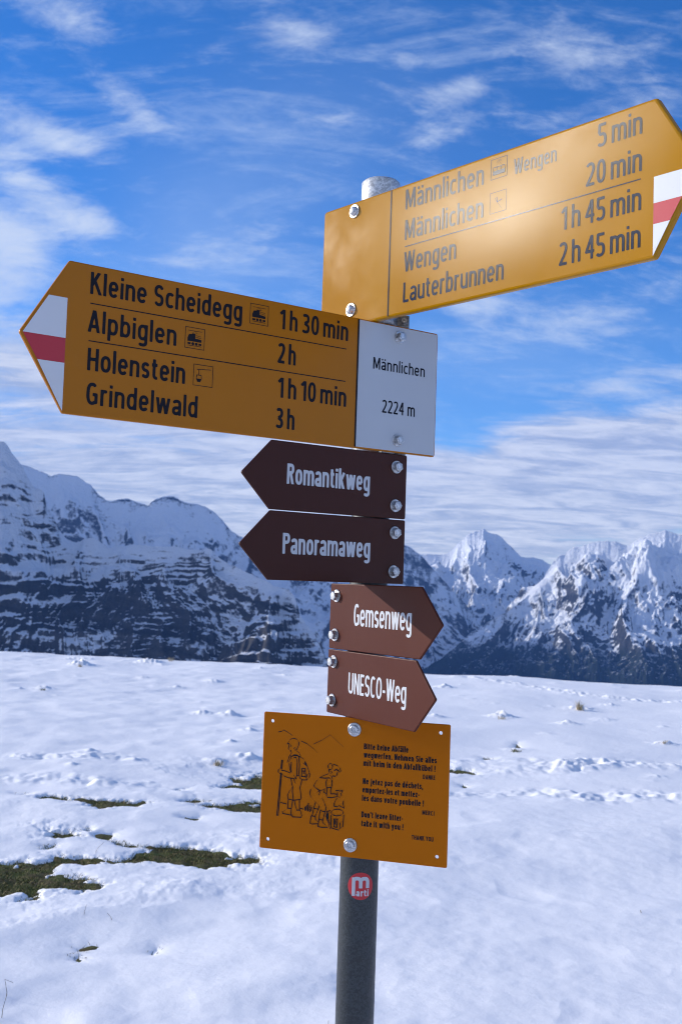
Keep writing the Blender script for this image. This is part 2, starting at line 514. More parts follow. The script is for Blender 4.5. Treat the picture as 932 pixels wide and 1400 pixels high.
PATCHES = [
    c3([(-60, 742), (0, 740), (60, 746), (130, 738), (210, 725), (330, 731), (430, 741), (480, 715), (520, 700), (560, 686), (600, 700), (660, 703), (740, 705), (800, 722), (885, 735), (840, 742), (790, 752), (700, 745), (600, 738),
        (520, 728), (450, 731), (390, 738), (330, 745), (250, 748), (205, 765), (185, 790), (240, 808), (300, 825), (250, 838), (180, 845), (140, 862), (90, 872), (40, 852), (-60, 850)]),
    c3([(160, 532), (250, 537), (330, 537), (480, 548), (440, 562), (350, 573), (290, 551), (200, 540)]),
    c3([(140, 615), (200, 636), (300, 640), (260, 655), (200, 664), (165, 650)]),
    c3([(690, 550), (780, 545), (900, 534), (990, 545), (960, 565), (895, 562), (800, 566)]),
    c3([(800, 445), (850, 447), (900, 435), (990, 440), (985, 480), (895, 491), (775, 480), (850, 470)]),
    c3([(150, 688), (198, 684), (190, 693), (155, 697)]), c3([(330, 652), (390, 648), (380, 668), (340, 664)]),
    c3([(380, 672), (450, 684), (560, 690), (520, 700), (430, 690)]), c3([(625, 536), (680, 528), (715, 532), (670, 541)]),
    c3([(590, 490), (655, 486), (620, 497)]), c3([(50, 512), (100, 512), (80, 518)]), c3([(640, 596), (690, 594), (670, 603)]),
    c4([(210, 242), (240, 238), (262, 240), (232, 251), (214, 253)]), c4([(198, 266), (222, 262), (230, 272), (215, 283), (198, 278)]),
    c4([(405, 258), (428, 243), (436, 247), (418, 262)]),
    c5([(235, 366), (300, 370), (322, 380), (270, 384), (235, 378)]), c5([(340, 334), (368, 336), (378, 341), (350, 342)]),
    c5([(278, 404), (302, 408), (290, 412)]), c5([(436, 296), (448, 292), (456, 300), (444, 308)]),
]


def crest_y(X): return 18.9 - .22 * X


def turf_z(X, Y):
    r = np.hypot(X, Y)
    near = 1 - sstep(r, 40, 80)
    d = np.maximum(0, Y - crest_y(np.clip(X, -40, 40)))
    fall = np.where(d < 10, .03 * d * d, 3 + .6 * (d - 10))
    rr = np.maximum(0, r - 60)
    fall = np.maximum(fall, np.where(rr < 20, .02 * rr * rr, 8 + .6 * (rr - 20)))
    und = (.016 * fbm(X * .75, Y * .75, 2, .45, 3) + .035 * fbm(X * .28 + 7, Y * .28, 2, .5, 4)) * near
    z = und - fall
    return np.maximum(z, -1050 + 25 * fbm(X / 900, Y / 900, 3, .5, 9))


def patch_sd(X, Y):
    sd = np.full(X.shape, 9.0)
    wob = .10 * fbm(X * 3.2, Y * 3.2, 3, .55, 21) + .05 * fbm(X * 11, Y * 11, 3, .6, 22)
    wob = wob + .20 * np.clip(fbm(X * 4.5 + 5, Y * 4.5, 2, .5, 23) - .35, 0, 1)
    for p in PATCHES:
        xs = [q[0] for q in p]; ys = [q[1] for q in p]
        size = min(max(xs) - min(xs), max(ys) - min(ys))
        k = min(1.0, size / .45)
        m_ = (X > min(xs) - 1) & (X < max(xs) + 1) & (Y > min(ys) - 1) & (Y < max(ys) + 1)
        if m_.any():
            v = poly_sd(X[m_], Y[m_], p) + wob[m_] * k - .022 * k
            sd[m_] = np.minimum(sd[m_], v)
    return sd


rs = np.random.RandomState(5)
TUSS = []
for _ in range(130):
    yy = 7.5 + 15 * rs.rand() ** .7; xx = (rs.rand() * 2 - 1) * .40 * yy
    TUSS.append((xx, yy, .05 + .11 * rs.rand() ** 2, .006 + .030 * rs.rand() ** 2.4))
for _ in range(26):
    xx = (rs.rand() * 2 - 1) * 8.5; yy = crest_y(xx) + .6 * rs.rand() - .4
    TUSS.append((xx, yy, .10 + .16 * rs.rand(), .015 + .03 * rs.rand()))
for (px, py, rad, h) in ((110, 907, .20, .13), (60, 939, .16, .06), (208, 903, .22, .10), (195, 925, .1, .05), (292, 930, .14, .06), (243, 935, .12, .04), (276, 972, .12, .07), (313, 974, .12, .07), (297, 1032, .10, .06),
                         (338, 1027, .12, .08), (340, 995, .10, .04), (607, 936, .16, .08), (685, 975, .16, .10), (792, 965, .18, .06), (776, 986, .14, .06), (705, 1019, .14, .06), (908, 1012, .14, .05), (596, 978, .10, .05), (120, 1022, .1, .04), (186, 1032, .1, .04)):
    x_, y_ = ground_pt(px, py, .08); TUSS.append((x_, y_, rad, h))
TRACKS = [[ground_pt(*p) for p in q] for q in (
    [(610, 1049), (660, 1040), (720, 1042), (780, 1053), (830, 1048), (880, 1047), (960, 1052)], [(600, 1058), (680, 1054), (770, 1056), (810, 1048)],
    [(610, 1085), (670, 1083), (740, 1083), (810, 1094), (870, 1090), (960, 1095)],
    [(640, 928), (720, 940), (800, 953), (870, 960), (960, 962)], [(150, 1072), (200, 1070), (260, 1085)], [(20, 1062), (80, 1064), (130, 1070)], [(30, 1035), (100, 1036), (150, 1037)])]


def snow_cover(X, Y):
    """thickness of the snow above the turf, negative where the turf shows"""
    r = np.hypot(X, Y)
    near = 1 - sstep(r, 26, 34)
    rough_left = 1 - .55 * sstep(X, -.6, 1.2)
    lump = (.021 * fbm(X * 1.6 + 3, Y * 1.6, 2, .40, 31) + .024 * fbm(X * 2.6, Y * 2.6, 2, .4, 35) * sstep(-X, -.2, .8)) * rough_left + .0022 * fbm(X * 7.5, Y * 7.5, 2, .5, 33) - .014 * np.clip(fbm(X * 2.4 + 11, Y * 2.4, 2, .45, 39) - .25, 0, 1) + .035 * sstep(r, 12, 17) * fbm(X * .55, Y * .55, 3, .5, 38)
    lump = lump + .0012 * fbm(X * 30, Y * 30, 3, .6, 34) * sstep(r, 6, 11)
    # uneven crust over the far field
    far = sstep(r, 8, 14)
    lump = lump + far * .005 * np.maximum(0, fbm(X * 2.6, Y * 2.6, 4, .6, 36)) ** 1.3
    th = .05 + lump * near * (1 - .55 * sstep(r, 6.5, 10))
    sect = (Y > 2) & (np.abs(X) < .6 * Y + 1)
    for (tx, ty, rad, h) in TUSS:
        m_ = sect & (np.abs(X - tx) < 3 * rad) & (np.abs(Y - ty) < 3 * rad)
        if m_.any():
            q = np.hypot(X[m_] - tx, Y[m_] - ty) / rad
            th[m_] += .6 * h * np.exp(-q * q * 1.3) * (1 + .7 * pnoise(X[m_] * 16, Y[m_] * 16, 44))
    for tr in TRACKS:
        xs = [p[0] for p in tr]; ys = [p[1] for p in tr]
        m_ = sect & (X > min(xs) - .5) & (X < max(xs) + .5) & (Y > min(ys) - .5) & (Y < max(ys) + .5)
        if m_.any():
            x_, y_ = X[m_], Y[m_]; d = np.full(x_.shape, 9.0)
            for (a, b2) in zip(tr[:-1], tr[1:]):
                ex, ey = b2[0] - a[0], b2[1] - a[1]
                t = np.clip(((x_ - a[0]) * ex + (y_ - a[1]) * ey) / (ex * ex + ey * ey), 0, 1)
                d = np.minimum(d, np.hypot(x_ - a[0] - t * ex, y_ - a[1] - t * ey))
            e = np.exp(-(d / .17) ** 2)
            th[m_] += e * (.030 * fbm(x_ * 4.2, y_ * 4.2, 3, .6, 52) + .004)
    sd = patch_sd(X, Y)
    th = th * (.35 + .65 * sstep(sd, 0, .9))
    rim = np.clip((sd + .02) / .16, 0, 1)
    edge = np.sqrt(np.clip(1 - (1 - rim) ** 2, 0, 1))
    return np.where(sd < -.02, -.06, -.012 + (th + .012) * edge), sd


az = np.concatenate([np.linspace(-180, -27, 50)[:-1], np.linspace(-27, -20.5, 40)[:-1], np.linspace(-20.5, 20.5, 1050), np.linspace(20.5, 27, 40)[1:], np.linspace(27, 180, 50)[1:-1]])
rad = np.concatenate([[.05, .5, 1.2, 2.0, 2.6], np.geomspace(2.9, 27, 820), np.geomspace(27.3, 9000, 90)[0:]])
aa = np.radians(az)
GX = rad[:, None] * np.sin(aa)[None, :]; GY = rad[:, None] * np.cos(aa)[None, :]
TZ = turf_z(GX, GY)
cov, _ = snow_cover(GX, GY)
GZ = TZ + cov
m_snow, n, b = material('snow', (.90, .915, .94), .62, spec=.25)
geo = n.n('ShaderNodeNewGeometry')
g1 = n.noise(geo.outputs['Position'], 140., 4, .7)
g2 = n.noise(geo.outputs['Position'], 22., 5, .6)
bp = n.n('ShaderNodeBump'); bp.inputs['Strength'].default_value = .35; bp.inputs['Distance'].default_value = .008
n.put(bp.inputs['Height'], n.math('ADD', n.math('MULTIPLY', g1, .25), g2)); n.put(b.inputs['Normal'], bp.outputs[0])
n.put(b.inputs['Base Color'], n.mix(n.noise(geo.outputs['Position'], 1.2, 4), (.86, .865, .875), (.90, .90, .905)))
b.inputs['Subsurface Weight'].default_value = 0.0
snow_o = mesh_obj('snow_field', np.stack([GX, GY, GZ], -1).reshape(-1, 3), grid_faces(len(rad), len(az), wrap=True)[:, ::-1], m_snow, smooth=True)
tag(snow_o, kind='structure')

# the turf: a coarser sheet of its own just below, which comes through where the snow has melted
ax2 = np.radians(np.linspace(-27, 27, 420)); r2 = np.geomspace(2.7, 24, 330)
TX = r2[:, None] * np.sin(ax2)[None, :]; TY = r2[:, None] * np.cos(ax2)[None, :]
tz = turf_z(TX, TY) + .012 * fbm(TX * 9, TY * 9, 3, .5, 61) - .004
m_turf, n, b = material('turf', (.05, .055, .02), .95, spec=.1)
geo = n.n('ShaderNodeNewGeometry')
t1 = n.noise(geo.outputs['Position'], 9., 6, .7); t2 = n.noise(geo.outputs['Position'], 60., 4, .7)
cc = n.mix(n.step(t1, .40, .62), (.085, .068, .036), (.075, .092, .028))
n.put(b.inputs['Base Color'], n.mix(n.step(t2, .50, .72), cc, (.13, .115, .055)))
tag(mesh_obj('turf_ground', np.stack([TX, TY, tz], -1).reshape(-1, 3), grid_faces(len(r2), len(ax2))[:, ::-1], m_turf, smooth=True), kind='structure')


# ---------------------------------------------------------------- grass in the melted patches
def blade_mat(name, c1_, c2_, c3_):
    mt, n, b = material(name, c1_, .7, spec=.2)
    geo = n.n('ShaderNodeNewGeometry')
    rnd = geo.outputs['Random Per Island']
    col = n.mix(n.step(rnd, .2, .6), c1_, c2_)
    n.put(b.inputs['Base Color'], n.mix(n.step(rnd, .72, .95), col, c3_))
    return mt


m_grass = blade_mat('grass_blades', (.085, .105, .026), (.14, .135, .045), (.27, .21, .11))
m_straw = blade_mat('straw_blades', (.42, .34, .20), (.50, .42, .27), (.22, .17, .09))


def blades(points, hmin, hmax, lean, width, rng):
    P = np.array(points); k = len(P)
    a = rng.rand(k) * 6.283; l = lean * (.3 + rng.rand(k)); h = hmin + (hmax - hmin) * rng.rand(k)
    ux, uy = np.cos(a), np.sin(a); wx, wy = -np.sin(a + .8), np.cos(a + .8)
    wd = width * (.7 + .6 * rng.rand(k))
    base1 = P + np.stack([wx * wd, wy * wd, 0 * wd], -1); base2 = P - np.stack([wx * wd, wy * wd, 0 * wd], -1)
    mid = P + np.stack([ux * h * l * .4, uy * h * l * .4, h * .6], -1)
    m1 = mid + np.stack([wx * wd * .7, wy * wd * .7, 0 * wd], -1); m2 = mid - np.stack([wx * wd * .7, wy * wd * .7, 0 * wd], -1)
    tip = P + np.stack([ux * h * l, uy * h * l, h * (1 - .15 * l)], -1)
    V = np.stack([base1, base2, m2, m1, tip], 1).reshape(-1, 3)
    o = np.arange(k)[:, None] * 5
    F = np.concatenate([o + np.array([[0, 1, 2]]), o + np.array([[0, 2, 3]]), o + np.array([[3, 2, 4]])], 0)
    return V, F


pts = []
for p in PATCHES:
    xs = [q[0] for q in p]; ys = [q[1] for q in p]
    area = (max(xs) - min(xs)) * (max(ys) - min(ys))
    k = int(min(60000, area * 9000 + 60))
    X = min(xs) - .1 + (max(xs) - min(xs) + .2) * rs.rand(k); Y = min(ys) - .1 + (max(ys) - min(ys) + .2) * rs.rand(k)
    sd = patch_sd(X, Y)
    keep = (sd < .03) & (fbm(X * 4, Y * 4, 2, .5, 71) + rs.rand(k) * .8 > .0)
    Z = turf_z(X, Y) - .006
    pts.append(np.stack([X, Y, Z], -1)[keep])
pts = np.concatenate(pts)
V, F = blades(pts, .008, .026, 1.1, .0020, rs)
tag(mesh_obj('grass', V, F, m_grass), kind='stuff')


DRAWING = [[[-1287,-2425],[-1231,-2410],[-1197,-2389],[-1145,-2411],[-1052,-2461]],[[-1132,-2600],[-1114,-2569],[-1083,-2527],[-1033,-2504],[-976,-2516],[-942,-2559],[-941,-2607],[-959,-2650],[-977,-2689]],[[-1112,-2598],[-1102,-2640],[-1110,-2672],[-1097,-2693],[-1082,-2707],[-1065,-2701],[-1058,-2727]],[[-1132,-2600],[-1098,-2592],[-1080,-2606],[-1068,-2637]],[[-1021,-2660],[-999,-2648],[-981,-2668],[-997,-2690],[-1015,-2665]],[[-1058,-2727],[-1041,-2741]],[[-977,-2689],[-963,-2703],[-928,-2722],[-903,-2773]],[[-1051,-2784],[-1012,-2762],[-961,-2762],[-909,-2784]],[[-1048,-2793],[-1009,-2773],[-960,-2773],[-914,-2793]],[[-1064,-2743],[-1090,-2788],[-1103,-2842],[-1121,-2885]],[[-1074,-2765],[-1061,-2817],[-1092,-2883]],[[-1086,-2904],[-1077,-2977],[-1058,-3034]],[[-1053,-2880],[-1055,-2965],[-1047,-3033]],[[-1037,-2836],[-1010,-2802],[-976,-2800],[-954,-2872],[-955,-2978],[-954,-3073],[-969,-3127]],[[-1047,-3033],[-1005,-3077],[-975,-3127],[-958,-3131]],[[-1207,-3020],[-1144,-3025],[-1063,-3050]],[[-1222,-3063],[-1164,-3106],[-1094,-3127],[-998,-3129]],[[-1207,-3020],[-1236,-2996],[-1264,-3014],[-1266,-3051],[-1239,-3070],[-1217,-3058]],[[-1225,-2989],[-1213,-2861],[-1198,-2865],[-1208,-2999]],[[-1222,-3069],[-1263,-3723],[-1240,-3721],[-1208,-3068]],[[-931,-2786],[-915,-2911],[-921,-3060],[-896,-3121],[-844,-3140],[-783,-3134],[-745,-3087],[-741,-3034],[-779,-2942],[-809,-2871],[-857,-2812],[-909,-2784]],[[-924,-2817],[-854,-2885],[-808,-2903]],[[-832,-2862],[-808,-2913]],[[-823,-2857],[-801,-2906]],[[-874,-2966],[-817,-2961],[-807,-3087],[-875,-3087],[-874,-2966]],[[-861,-3002],[-822,-2999]],[[-842,-3000],[-842,-3043]],[[-783,-3132],[-795,-3102],[-780,-3048],[-747,-3029]],[[-1048,-3139],[-1028,-3227],[-1015,-3258],[-1064,-3325],[-1095,-3397],[-1084,-3454],[-1002,-3467],[-878,-3446],[-868,-3419],[-882,-3330],[-894,-3258],[-876,-3193],[-867,-3145]],[[-1015,-3258],[-1018,-3332],[-996,-3467]],[[-998,-3129],[-990,-3171],[-972,-3201]],[[-948,-3083],[-915,-3080]],[[-1079,-3458],[-1087,-3602]],[[-1007,-3473],[-1025,-3596]],[[-979,-3471],[-959,-3548],[-934,-3609]],[[-895,-3458],[-889,-3604]],[[-1088,-3596],[-1126,-3632],[-1170,-3662],[-1164,-3688],[-1072,-3695],[-1027,-3701],[-1025,-3601],[-1088,-3596]],[[-934,-3614],[-972,-3654],[-1007,-3694],[-1003,-3725],[-857,-3717],[-849,-3685],[-878,-3609],[-934,-3614]],[[-873,-3582],[-828,-3588]],[[-801,-3554],[-797,-3606]],[[-782,-3542],[-778,-3603]],[[-763,-3519],[-754,-3613]],[[-745,-3491],[-743,-3607]],[[-712,-3525],[-719,-3620]],[[-690,-3544],[-694,-3607]],[[-1204,-3522],[-1147,-3528],[-1107,-3535]],[[-895,-2540],[-798,-2575],[-682,-2650],[-624,-2699]],[[-370,-2894],[-373,-2915],[-383,-2932],[-398,-2942],[-414,-2943],[-430,-2936],[-441,-2920],[-445,-2901],[-442,-2880],[-432,-2863],[-418,-2853],[-401,-2852],[-386,-2859],[-375,-2875],[-370,-2894]],[[-379,-2874],[-344,-2858],[-289,-2875],[-252,-2906],[-233,-2951],[-250,-2973]],[[-341,-2947],[-305,-2927],[-269,-2945],[-246,-2964]],[[-344,-2956],[-305,-2937],[-269,-2955],[-248,-2971]],[[-394,-2968],[-375,-2979],[-388,-3001]],[[-426,-2945],[-420,-2987],[-392,-3010]],[[-286,-2972],[-290,-2993],[-298,-3023],[-319,-3038],[-364,-3037]],[[-428,-3009],[-405,-3032],[-377,-3047],[-367,-3076]],[[-432,-3009],[-508,-3041],[-561,-3071],[-613,-3122],[-652,-3184],[-664,-3215]],[[-570,-3080],[-479,-3081],[-417,-3071],[-371,-3101],[-366,-3126]],[[-664,-3215],[-618,-3249],[-553,-3282]],[[-666,-3222],[-619,-3256],[-557,-3289]],[[-668,-3224],[-716,-3275],[-728,-3335],[-707,-3392],[-647,-3446],[-563,-3515],[-530,-3550]],[[-569,-3346],[-522,-3393],[-479,-3465],[-456,-3530],[-461,-3590],[-506,-3594],[-543,-3576]],[[-606,-3307],[-584,-3293],[-561,-3303],[-578,-3347]],[[-632,-3470],[-652,-3557],[-675,-3668]],[[-567,-3515],[-583,-3576],[-625,-3676]],[[-651,-3561],[-583,-3567]],[[-692,-3683],[-706,-3794],[-679,-3804],[-575,-3790]],[[-688,-3678],[-624,-3685],[-618,-3731],[-572,-3760]],[[-543,-3576],[-558,-3658],[-560,-3725]],[[-470,-3599],[-489,-3685],[-497,-3719]],[[-564,-3726],[-574,-3832],[-515,-3839],[-417,-3829],[-454,-3795],[-500,-3770],[-501,-3724],[-564,-3726]],[[-456,-3100],[-470,-3152],[-451,-3235],[-452,-3344],[-433,-3372],[-361,-3370],[-273,-3345]],[[-371,-3110],[-372,-3186],[-388,-3255],[-386,-3313],[-328,-3308],[-274,-3312]],[[-456,-3227],[-376,-3211]],[[-544,-3277],[-478,-3245]],[[-491,-3272],[-494,-3302],[-453,-3315]],[[-303,-3256],[-258,-3252],[-240,-3258],[-196,-3246],[-200,-3272],[-221,-3290],[-211,-3323],[-237,-3359],[-278,-3329],[-275,-3287],[-303,-3256]],[[-281,-3371],[-323,-3451],[-321,-3497],[-276,-3501],[-241,-3481],[-160,-3512],[-180,-3446],[-173,-3404],[-219,-3357]],[[-171,-3580],[-180,-3602],[-206,-3622],[-245,-3635],[-289,-3640],[-328,-3634],[-356,-3619],[-367,-3598],[-358,-3575],[-331,-3555],[-292,-3542],[-249,-3538],[-209,-3544],[-182,-3559],[-171,-3580]],[[-365,-3640],[-363,-3832],[-237,-3854],[-172,-3797],[-161,-3620]],[[-319,-3694],[-261,-3688],[-264,-3814],[-314,-3811],[-319,-3694]],[[-291,-3708],[-289,-3775]],[[-298,-3709],[-295,-3767]],[[-163,-3696],[-219,-3743],[-220,-3827],[-168,-3789]],[[-381,-3565],[-434,-3587],[-445,-3664],[-420,-3737],[-391,-3793]],[[-380,-3591],[-415,-3619],[-413,-3694],[-374,-3766]],[[-399,-3580],[-429,-3629],[-427,-3696],[-383,-3780]],[[-404,-3794],[-371,-3850]],[[-688,-2567],[-565,-2505],[-424,-2407],[-319,-2487],[-203,-2575]]]


# ================================================================ SIGNPOST
POLE = np.array([0.0474981, 1.7593851, 0.0]); PR = .03015

# ---- lettering: own condensed monoline alphabet, every stroke cut out as a flat area
def arc(cx, cy, rx, ry, a0, a1, n=None, e=2.5):
    n = n or max(6, int(abs(a1 - a0) / 14))
    o = []
    for a in np.radians(np.linspace(a0, a1, n + 1)):
        c, s = math.cos(a), math.sin(a)
        o.append((cx + rx * math.copysign(abs(c) ** (2 / e), c), cy + ry * math.copysign(abs(s) ** (2 / e), s)))
    return o


def glyph(ch, h, X, W):
    """-> (width, strokes, clip) ; cap height 1, x-height X, half stroke h, width of n = W"""
    A = 1.03; mid = X / 2; k = W / 2
    cl = (-.40, 1.5); bl = (0, X)
    def bowl(w, y0=0, y1=None):
        y1 = X if y1 is None else y1
        return arc(w / 2, (y0 + y1) / 2, w / 2 - h, (y1 - y0) / 2 - h, 0, 360)
    def arch(x0, x1, top, ry=.2): return [(x0, top - h - ry)] + arc((x0 + x1) / 2, top - h - ry, (x1 - x0) / 2, ry, 180, 0)
    dots = lambda cx, y=.90: [[(cx - .14, y - h), (cx - .14, y + h)], [(cx + .14, y - h), (cx + .14, y + h)]]
    if ch == ' ': return W * .36, [], cl
    if ch == '\u2009': return W * .10, [], cl
    if ch == 'n': return W, [[(h, 0), (h, X)], arch(h, W - h, X) + [(W - h, 0)]], cl
    if ch == 'm':
        w = W * 1.62; m_ = w / 2
        return w, [[(h, 0), (h, X)], arch(h, m_, X) + [(m_, 0)], arch(m_, w - h, X) + [(w - h, 0)]], cl
    if ch == 'h': return W, [[(h, 0), (h, A)], arch(h, W - h, X) + [(W - h, 0)]], cl
    if ch in 'uü':
        p = [[(W - h, 0), (W - h, X)], [(h, X), (h, h + .2)] + arc(k, h + .2, k - h, .2, 180, 360)]
        return W, p + (dots(k) if ch == 'ü' else []), cl
    if ch == 'r': return W * .64, [[(h, 0), (h, X)], [(h, X - h - .2)] + arc(W * .42, X - h - .2, W * .42 - h, .2, 180, 62)], cl
    if ch in 'aä':
        w = W * .96; b_ = X * .58
        p = [arc(w / 2, X - h - .17, w / 2 - h, .17, 152, 0) + [(w - h, 0)],
             [(w - h, b_ - h)] + arc(w / 2, b_ / 2, w / 2 - h, b_ / 2 - h, 90, 270) + [(w - h, h + .10)]]
        return w, p + (dots(w / 2) if ch == 'ä' else []), cl
    if ch in 'eé':
        p = [[(h, mid), (W - h, mid)], arc(k, mid, k - h, mid - h, 0, 318)]
        return W, p + ([[(k - .06, X + .10), (k + .12, X + .30)]] if ch == 'é' else []), cl
    if ch == 'c': return W * .86, [arc(k, mid, k - h, mid - h, 48, 312)], cl
    if ch == 'o': return W * 1.02, [bowl(W * 1.02)], cl
    if ch in 'dq':
        return W, [bowl(W), [(W - h, 0), (W - h, A)] if ch == 'd' else [(W - h, -.27), (W - h, X)]], cl
    if ch in 'bp': return W, [bowl(W), [(h, 0), (h, A)] if ch == 'b' else [(h, -.27), (h, X)]], cl
    if ch == 'g': return W, [bowl(W), [(W - h, X), (W - h, -.08)] + arc(k, -.08, k - h, .20 - h, 0, -140)], cl
    if ch == 'i': return 2 * h, [[(h, 0), (h, X)], [(h, .99 - 2 * h), (h, .99)]], cl
    if ch == 'j': return 2 * h + .06, [[(h + .06, X), (h + .06, -.12)] + arc(-.02, -.12, h + .08, .12, 0, -80), [(h + .06, .99 - 2 * h), (h + .06, .99)]], cl
    if ch == 'l': return 2 * h, [[(h, 0), (h, A)]], cl
    if ch == 'k': return W * .98, [[(h, 0), (h, A)], [(h, .26), (W * .98 - h, X + .06)], [(W * .40, .42), (W * 1.0 - h, -.06)]], (0, A)
    if ch == 's':
        w = W * .84; ry = (X - 2 * h) / 4
        return w, [arc(w / 2, X - h - ry, w / 2 - h, ry, 32, 270, e=2.2) + arc(w / 2, h + ry, w / 2 - h, ry, 90, -148, e=2.2)[1:]], cl
    if ch == 't': return W * .66, [[(W * .26, .93), (W * .26, h + .15)] + arc(W * .26 + .16, h + .15, .16, .15, 180, 275), [(0, X - h), (W * .62, X - h)]], cl
    if ch == 'f': return W * .62, [[(W * .27, 0), (W * .27, A - h - .15)] + arc(W * .27 + .16, A - h - .15, .16, .15, 180, 85), [(0, X - h), (W * .60, X - h)]], cl
    if ch == 'v': return W, [[(h * .8, X + .1), (k, -.04), (W - h * .8, X + .1)]], (0, X)
    if ch == 'w':
        w = W * 1.5
        return w, [[(h * .8, X + .06), (w * .27, -.03), (w * .5, X + .02), (w * .73, -.03), (w - h * .8, X + .06)]], (0, X)
    if ch == 'y': return W, [[(h * .8, X + .08), (k + .01, .02)], [(W - h * .8, X + .08), (k - .03, -.10), (k - .10, -.25 + h), (.03, -.25 + h)]], (-.27, X)
    if ch == 'z': return W * .86, [[(.02, X - h), (W * .82 - h, X - h), (h * 1.1, h), (W * .86, h)]], cl
    # capitals
    C = W * 1.10
    if ch == 'A': return C * 1.05, [[(h * .7, -.08), (C * .525, 1.04), (C * 1.05 - h * .7, -.08)], [(C * .2, .27), (C * .85, .27)]], (0, 1)
    if ch in 'BRP':
        p = [[(h, 0), (h, 1)], [(h, 1 - h), (C * .5, 1 - h)] + arc(C * .5, .74, C * .42 - h, .26 - h, 90, -90) + [(h, .48 + h)]]
        if ch == 'B': p.append([(C * .5, .48 + h)] + arc(C * .5, .24 + h / 2, C * .48 - h, .24 - h / 2, 90, -90) + [(h, h)])
        if ch == 'R': p.append([(C * .5, .50), (C * .95 - h, -.05)])
        return C * (.97 if ch != 'P' else .92), p, (0, 1)
    if ch == 'C': return C * .95, [arc(C * .5, .5, C * .5 - h, .5 - h, 50, 310)], cl
    if ch == 'D': return C, [[(h, h), (h, 1)], [(h, 1 - h), (C * .4, 1 - h)] + arc(C * .4, .5, C * .6 - h, .5 - h, 90, -90) + [(0, h)]], cl
    if ch == 'E': return C * .80, [[(h, 0), (h, 1)], [(h, 1 - h), (C * .78, 1 - h)], [(h, .51), (C * .72, .51)], [(h, h), (C * .80, h)]], cl
    if ch == 'G': return C * 1.04, [arc(C * .5, .5, C * .5 - h, .5 - h, 48, 300) + [(C * 1.0 - h, .13), (C * 1.0 - h, .47), (C * .55, .47)]], cl
    if ch == 'H': return C, [[(h, 0), (h, 1)], [(C - h, 0), (C - h, 1)], [(h, .51), (C - h, .51)]], cl
    if ch == 'I': return 2 * h, [[(h, 0), (h, 1)]], cl
    if ch == 'K': return C, [[(h, 0), (h, 1)], [(h, .40), (C - h * 1.2, 1.07)], [(C * .42, .58), (C, -.07)]], (0, 1)
    if ch == 'L': return C * .78, [[(h, 1), (h, h), (C * .78, h)]], cl
    if ch == 'M':
        w = C * 1.32
        return w, [[(h, 0), (h, 1)], [(h * 1.1, 1.08), (w / 2, .12), (w - h * 1.1, 1.08)], [(w - h, 0), (w - h, 1)]], (0, 1)
    if ch == 'N': return C * 1.05, [[(h, 0), (h, 1)], [(h * .9, 1.05), (C * 1.05 - h * .9, -.05)], [(C * 1.05 - h, 0), (C * 1.05 - h, 1)]], (0, 1)
    if ch == 'O': return C * 1.05, [arc(C * .525, .5, C * .525 - h, .5 - h, 0, 360)], cl
    if ch == 'S':
        ry = (1 - 2 * h) / 4; w = C * .92
        return w, [arc(w / 2, 1 - h - ry, w / 2 - h, ry, 28, 270, e=2.2) + arc(w / 2, h + ry, w / 2 - h, ry, 90, -152, e=2.2)[1:]], cl
    if ch == 'T': return C * .9, [[(C * .45, 0), (C * .45, 1)], [(0, 1 - h), (C * .9, 1 - h)]], cl
    if ch == 'U': return C, [[(h, 1), (h, h + .25)] + arc(C / 2, h + .25, C / 2 - h, .25, 180, 360) + [(C - h, 1)]], cl
    if ch == 'W':
        w = C * 1.5
        return w, [[(h * .7, 1.06), (w * .27, -.04), (w * .5, 1.0), (w * .73, -.04), (w - h * .7, 1.06)]], (0, 1)
    if ch == 'Y': return C, [[(h * .6, 1.06), (C / 2, .46), (C / 2, 0)], [(C - h * .6, 1.06), (C / 2, .46)]], (0, 1)
    # figures, all of one width except 1
    f = W * 1.0
    if ch == '0': return f, [arc(f / 2, .5, f / 2 - h, .5 - h, 0, 360)], cl
    if ch == '1': return f * .66, [[(f * .66 - h, 0), (f * .66 - h, 1)], [(.02, .76), (f * .66 - h, .98)]], (0, 1)
    if ch == '2': return f, [arc(f / 2, 1 - .27, f / 2 - h, .27 - h, 150, -20) + [(f * .62, .40), (h * 1.2, h), (f, h)]], cl
    if ch == '3': return f, [arc(f * .46, .745, f * .5 - h, .255 - h, 135, -80) + [(f * .34, .51)], [(f * .34, .51)] + arc(f * .46, .26, f * .54 - h, .26 - h, 80, -140)], cl
    if ch == '4': return f * 1.06, [[(f * .78, 0), (f * .78, 1)], [(f * .78, 1.02), (h, .26 + h), (f * 1.06, .26 + h)]], (0, 1)
    if ch == '5': return f, [[(f * .92, 1 - h), (h * 1.3, 1 - h), (h * 1.1, .58)], [(h * 1.1, .585)] + arc(f * .44, .30, f * .55 - h, .30 - h, 105, -140)], cl
    if ch == '.': return 2 * h, [[(h, 0), (h, 2.2 * h)]], cl
    if ch == ',': return 2 * h, [[(h * 1.2, 2 * h), (h * .7, -.14)]], cl
    if ch == '-': return W * .55, [[(0, X * .5), (W * .55, X * .5)]], cl
    if ch == '!': return 2 * h, [[(h, .32), (h, 1)], [(h, 0), (h, 2.2 * h)]], cl
    if ch == "'": return 2 * h, [[(h, .72), (h, 1)]], cl
    raise ValueError(ch)


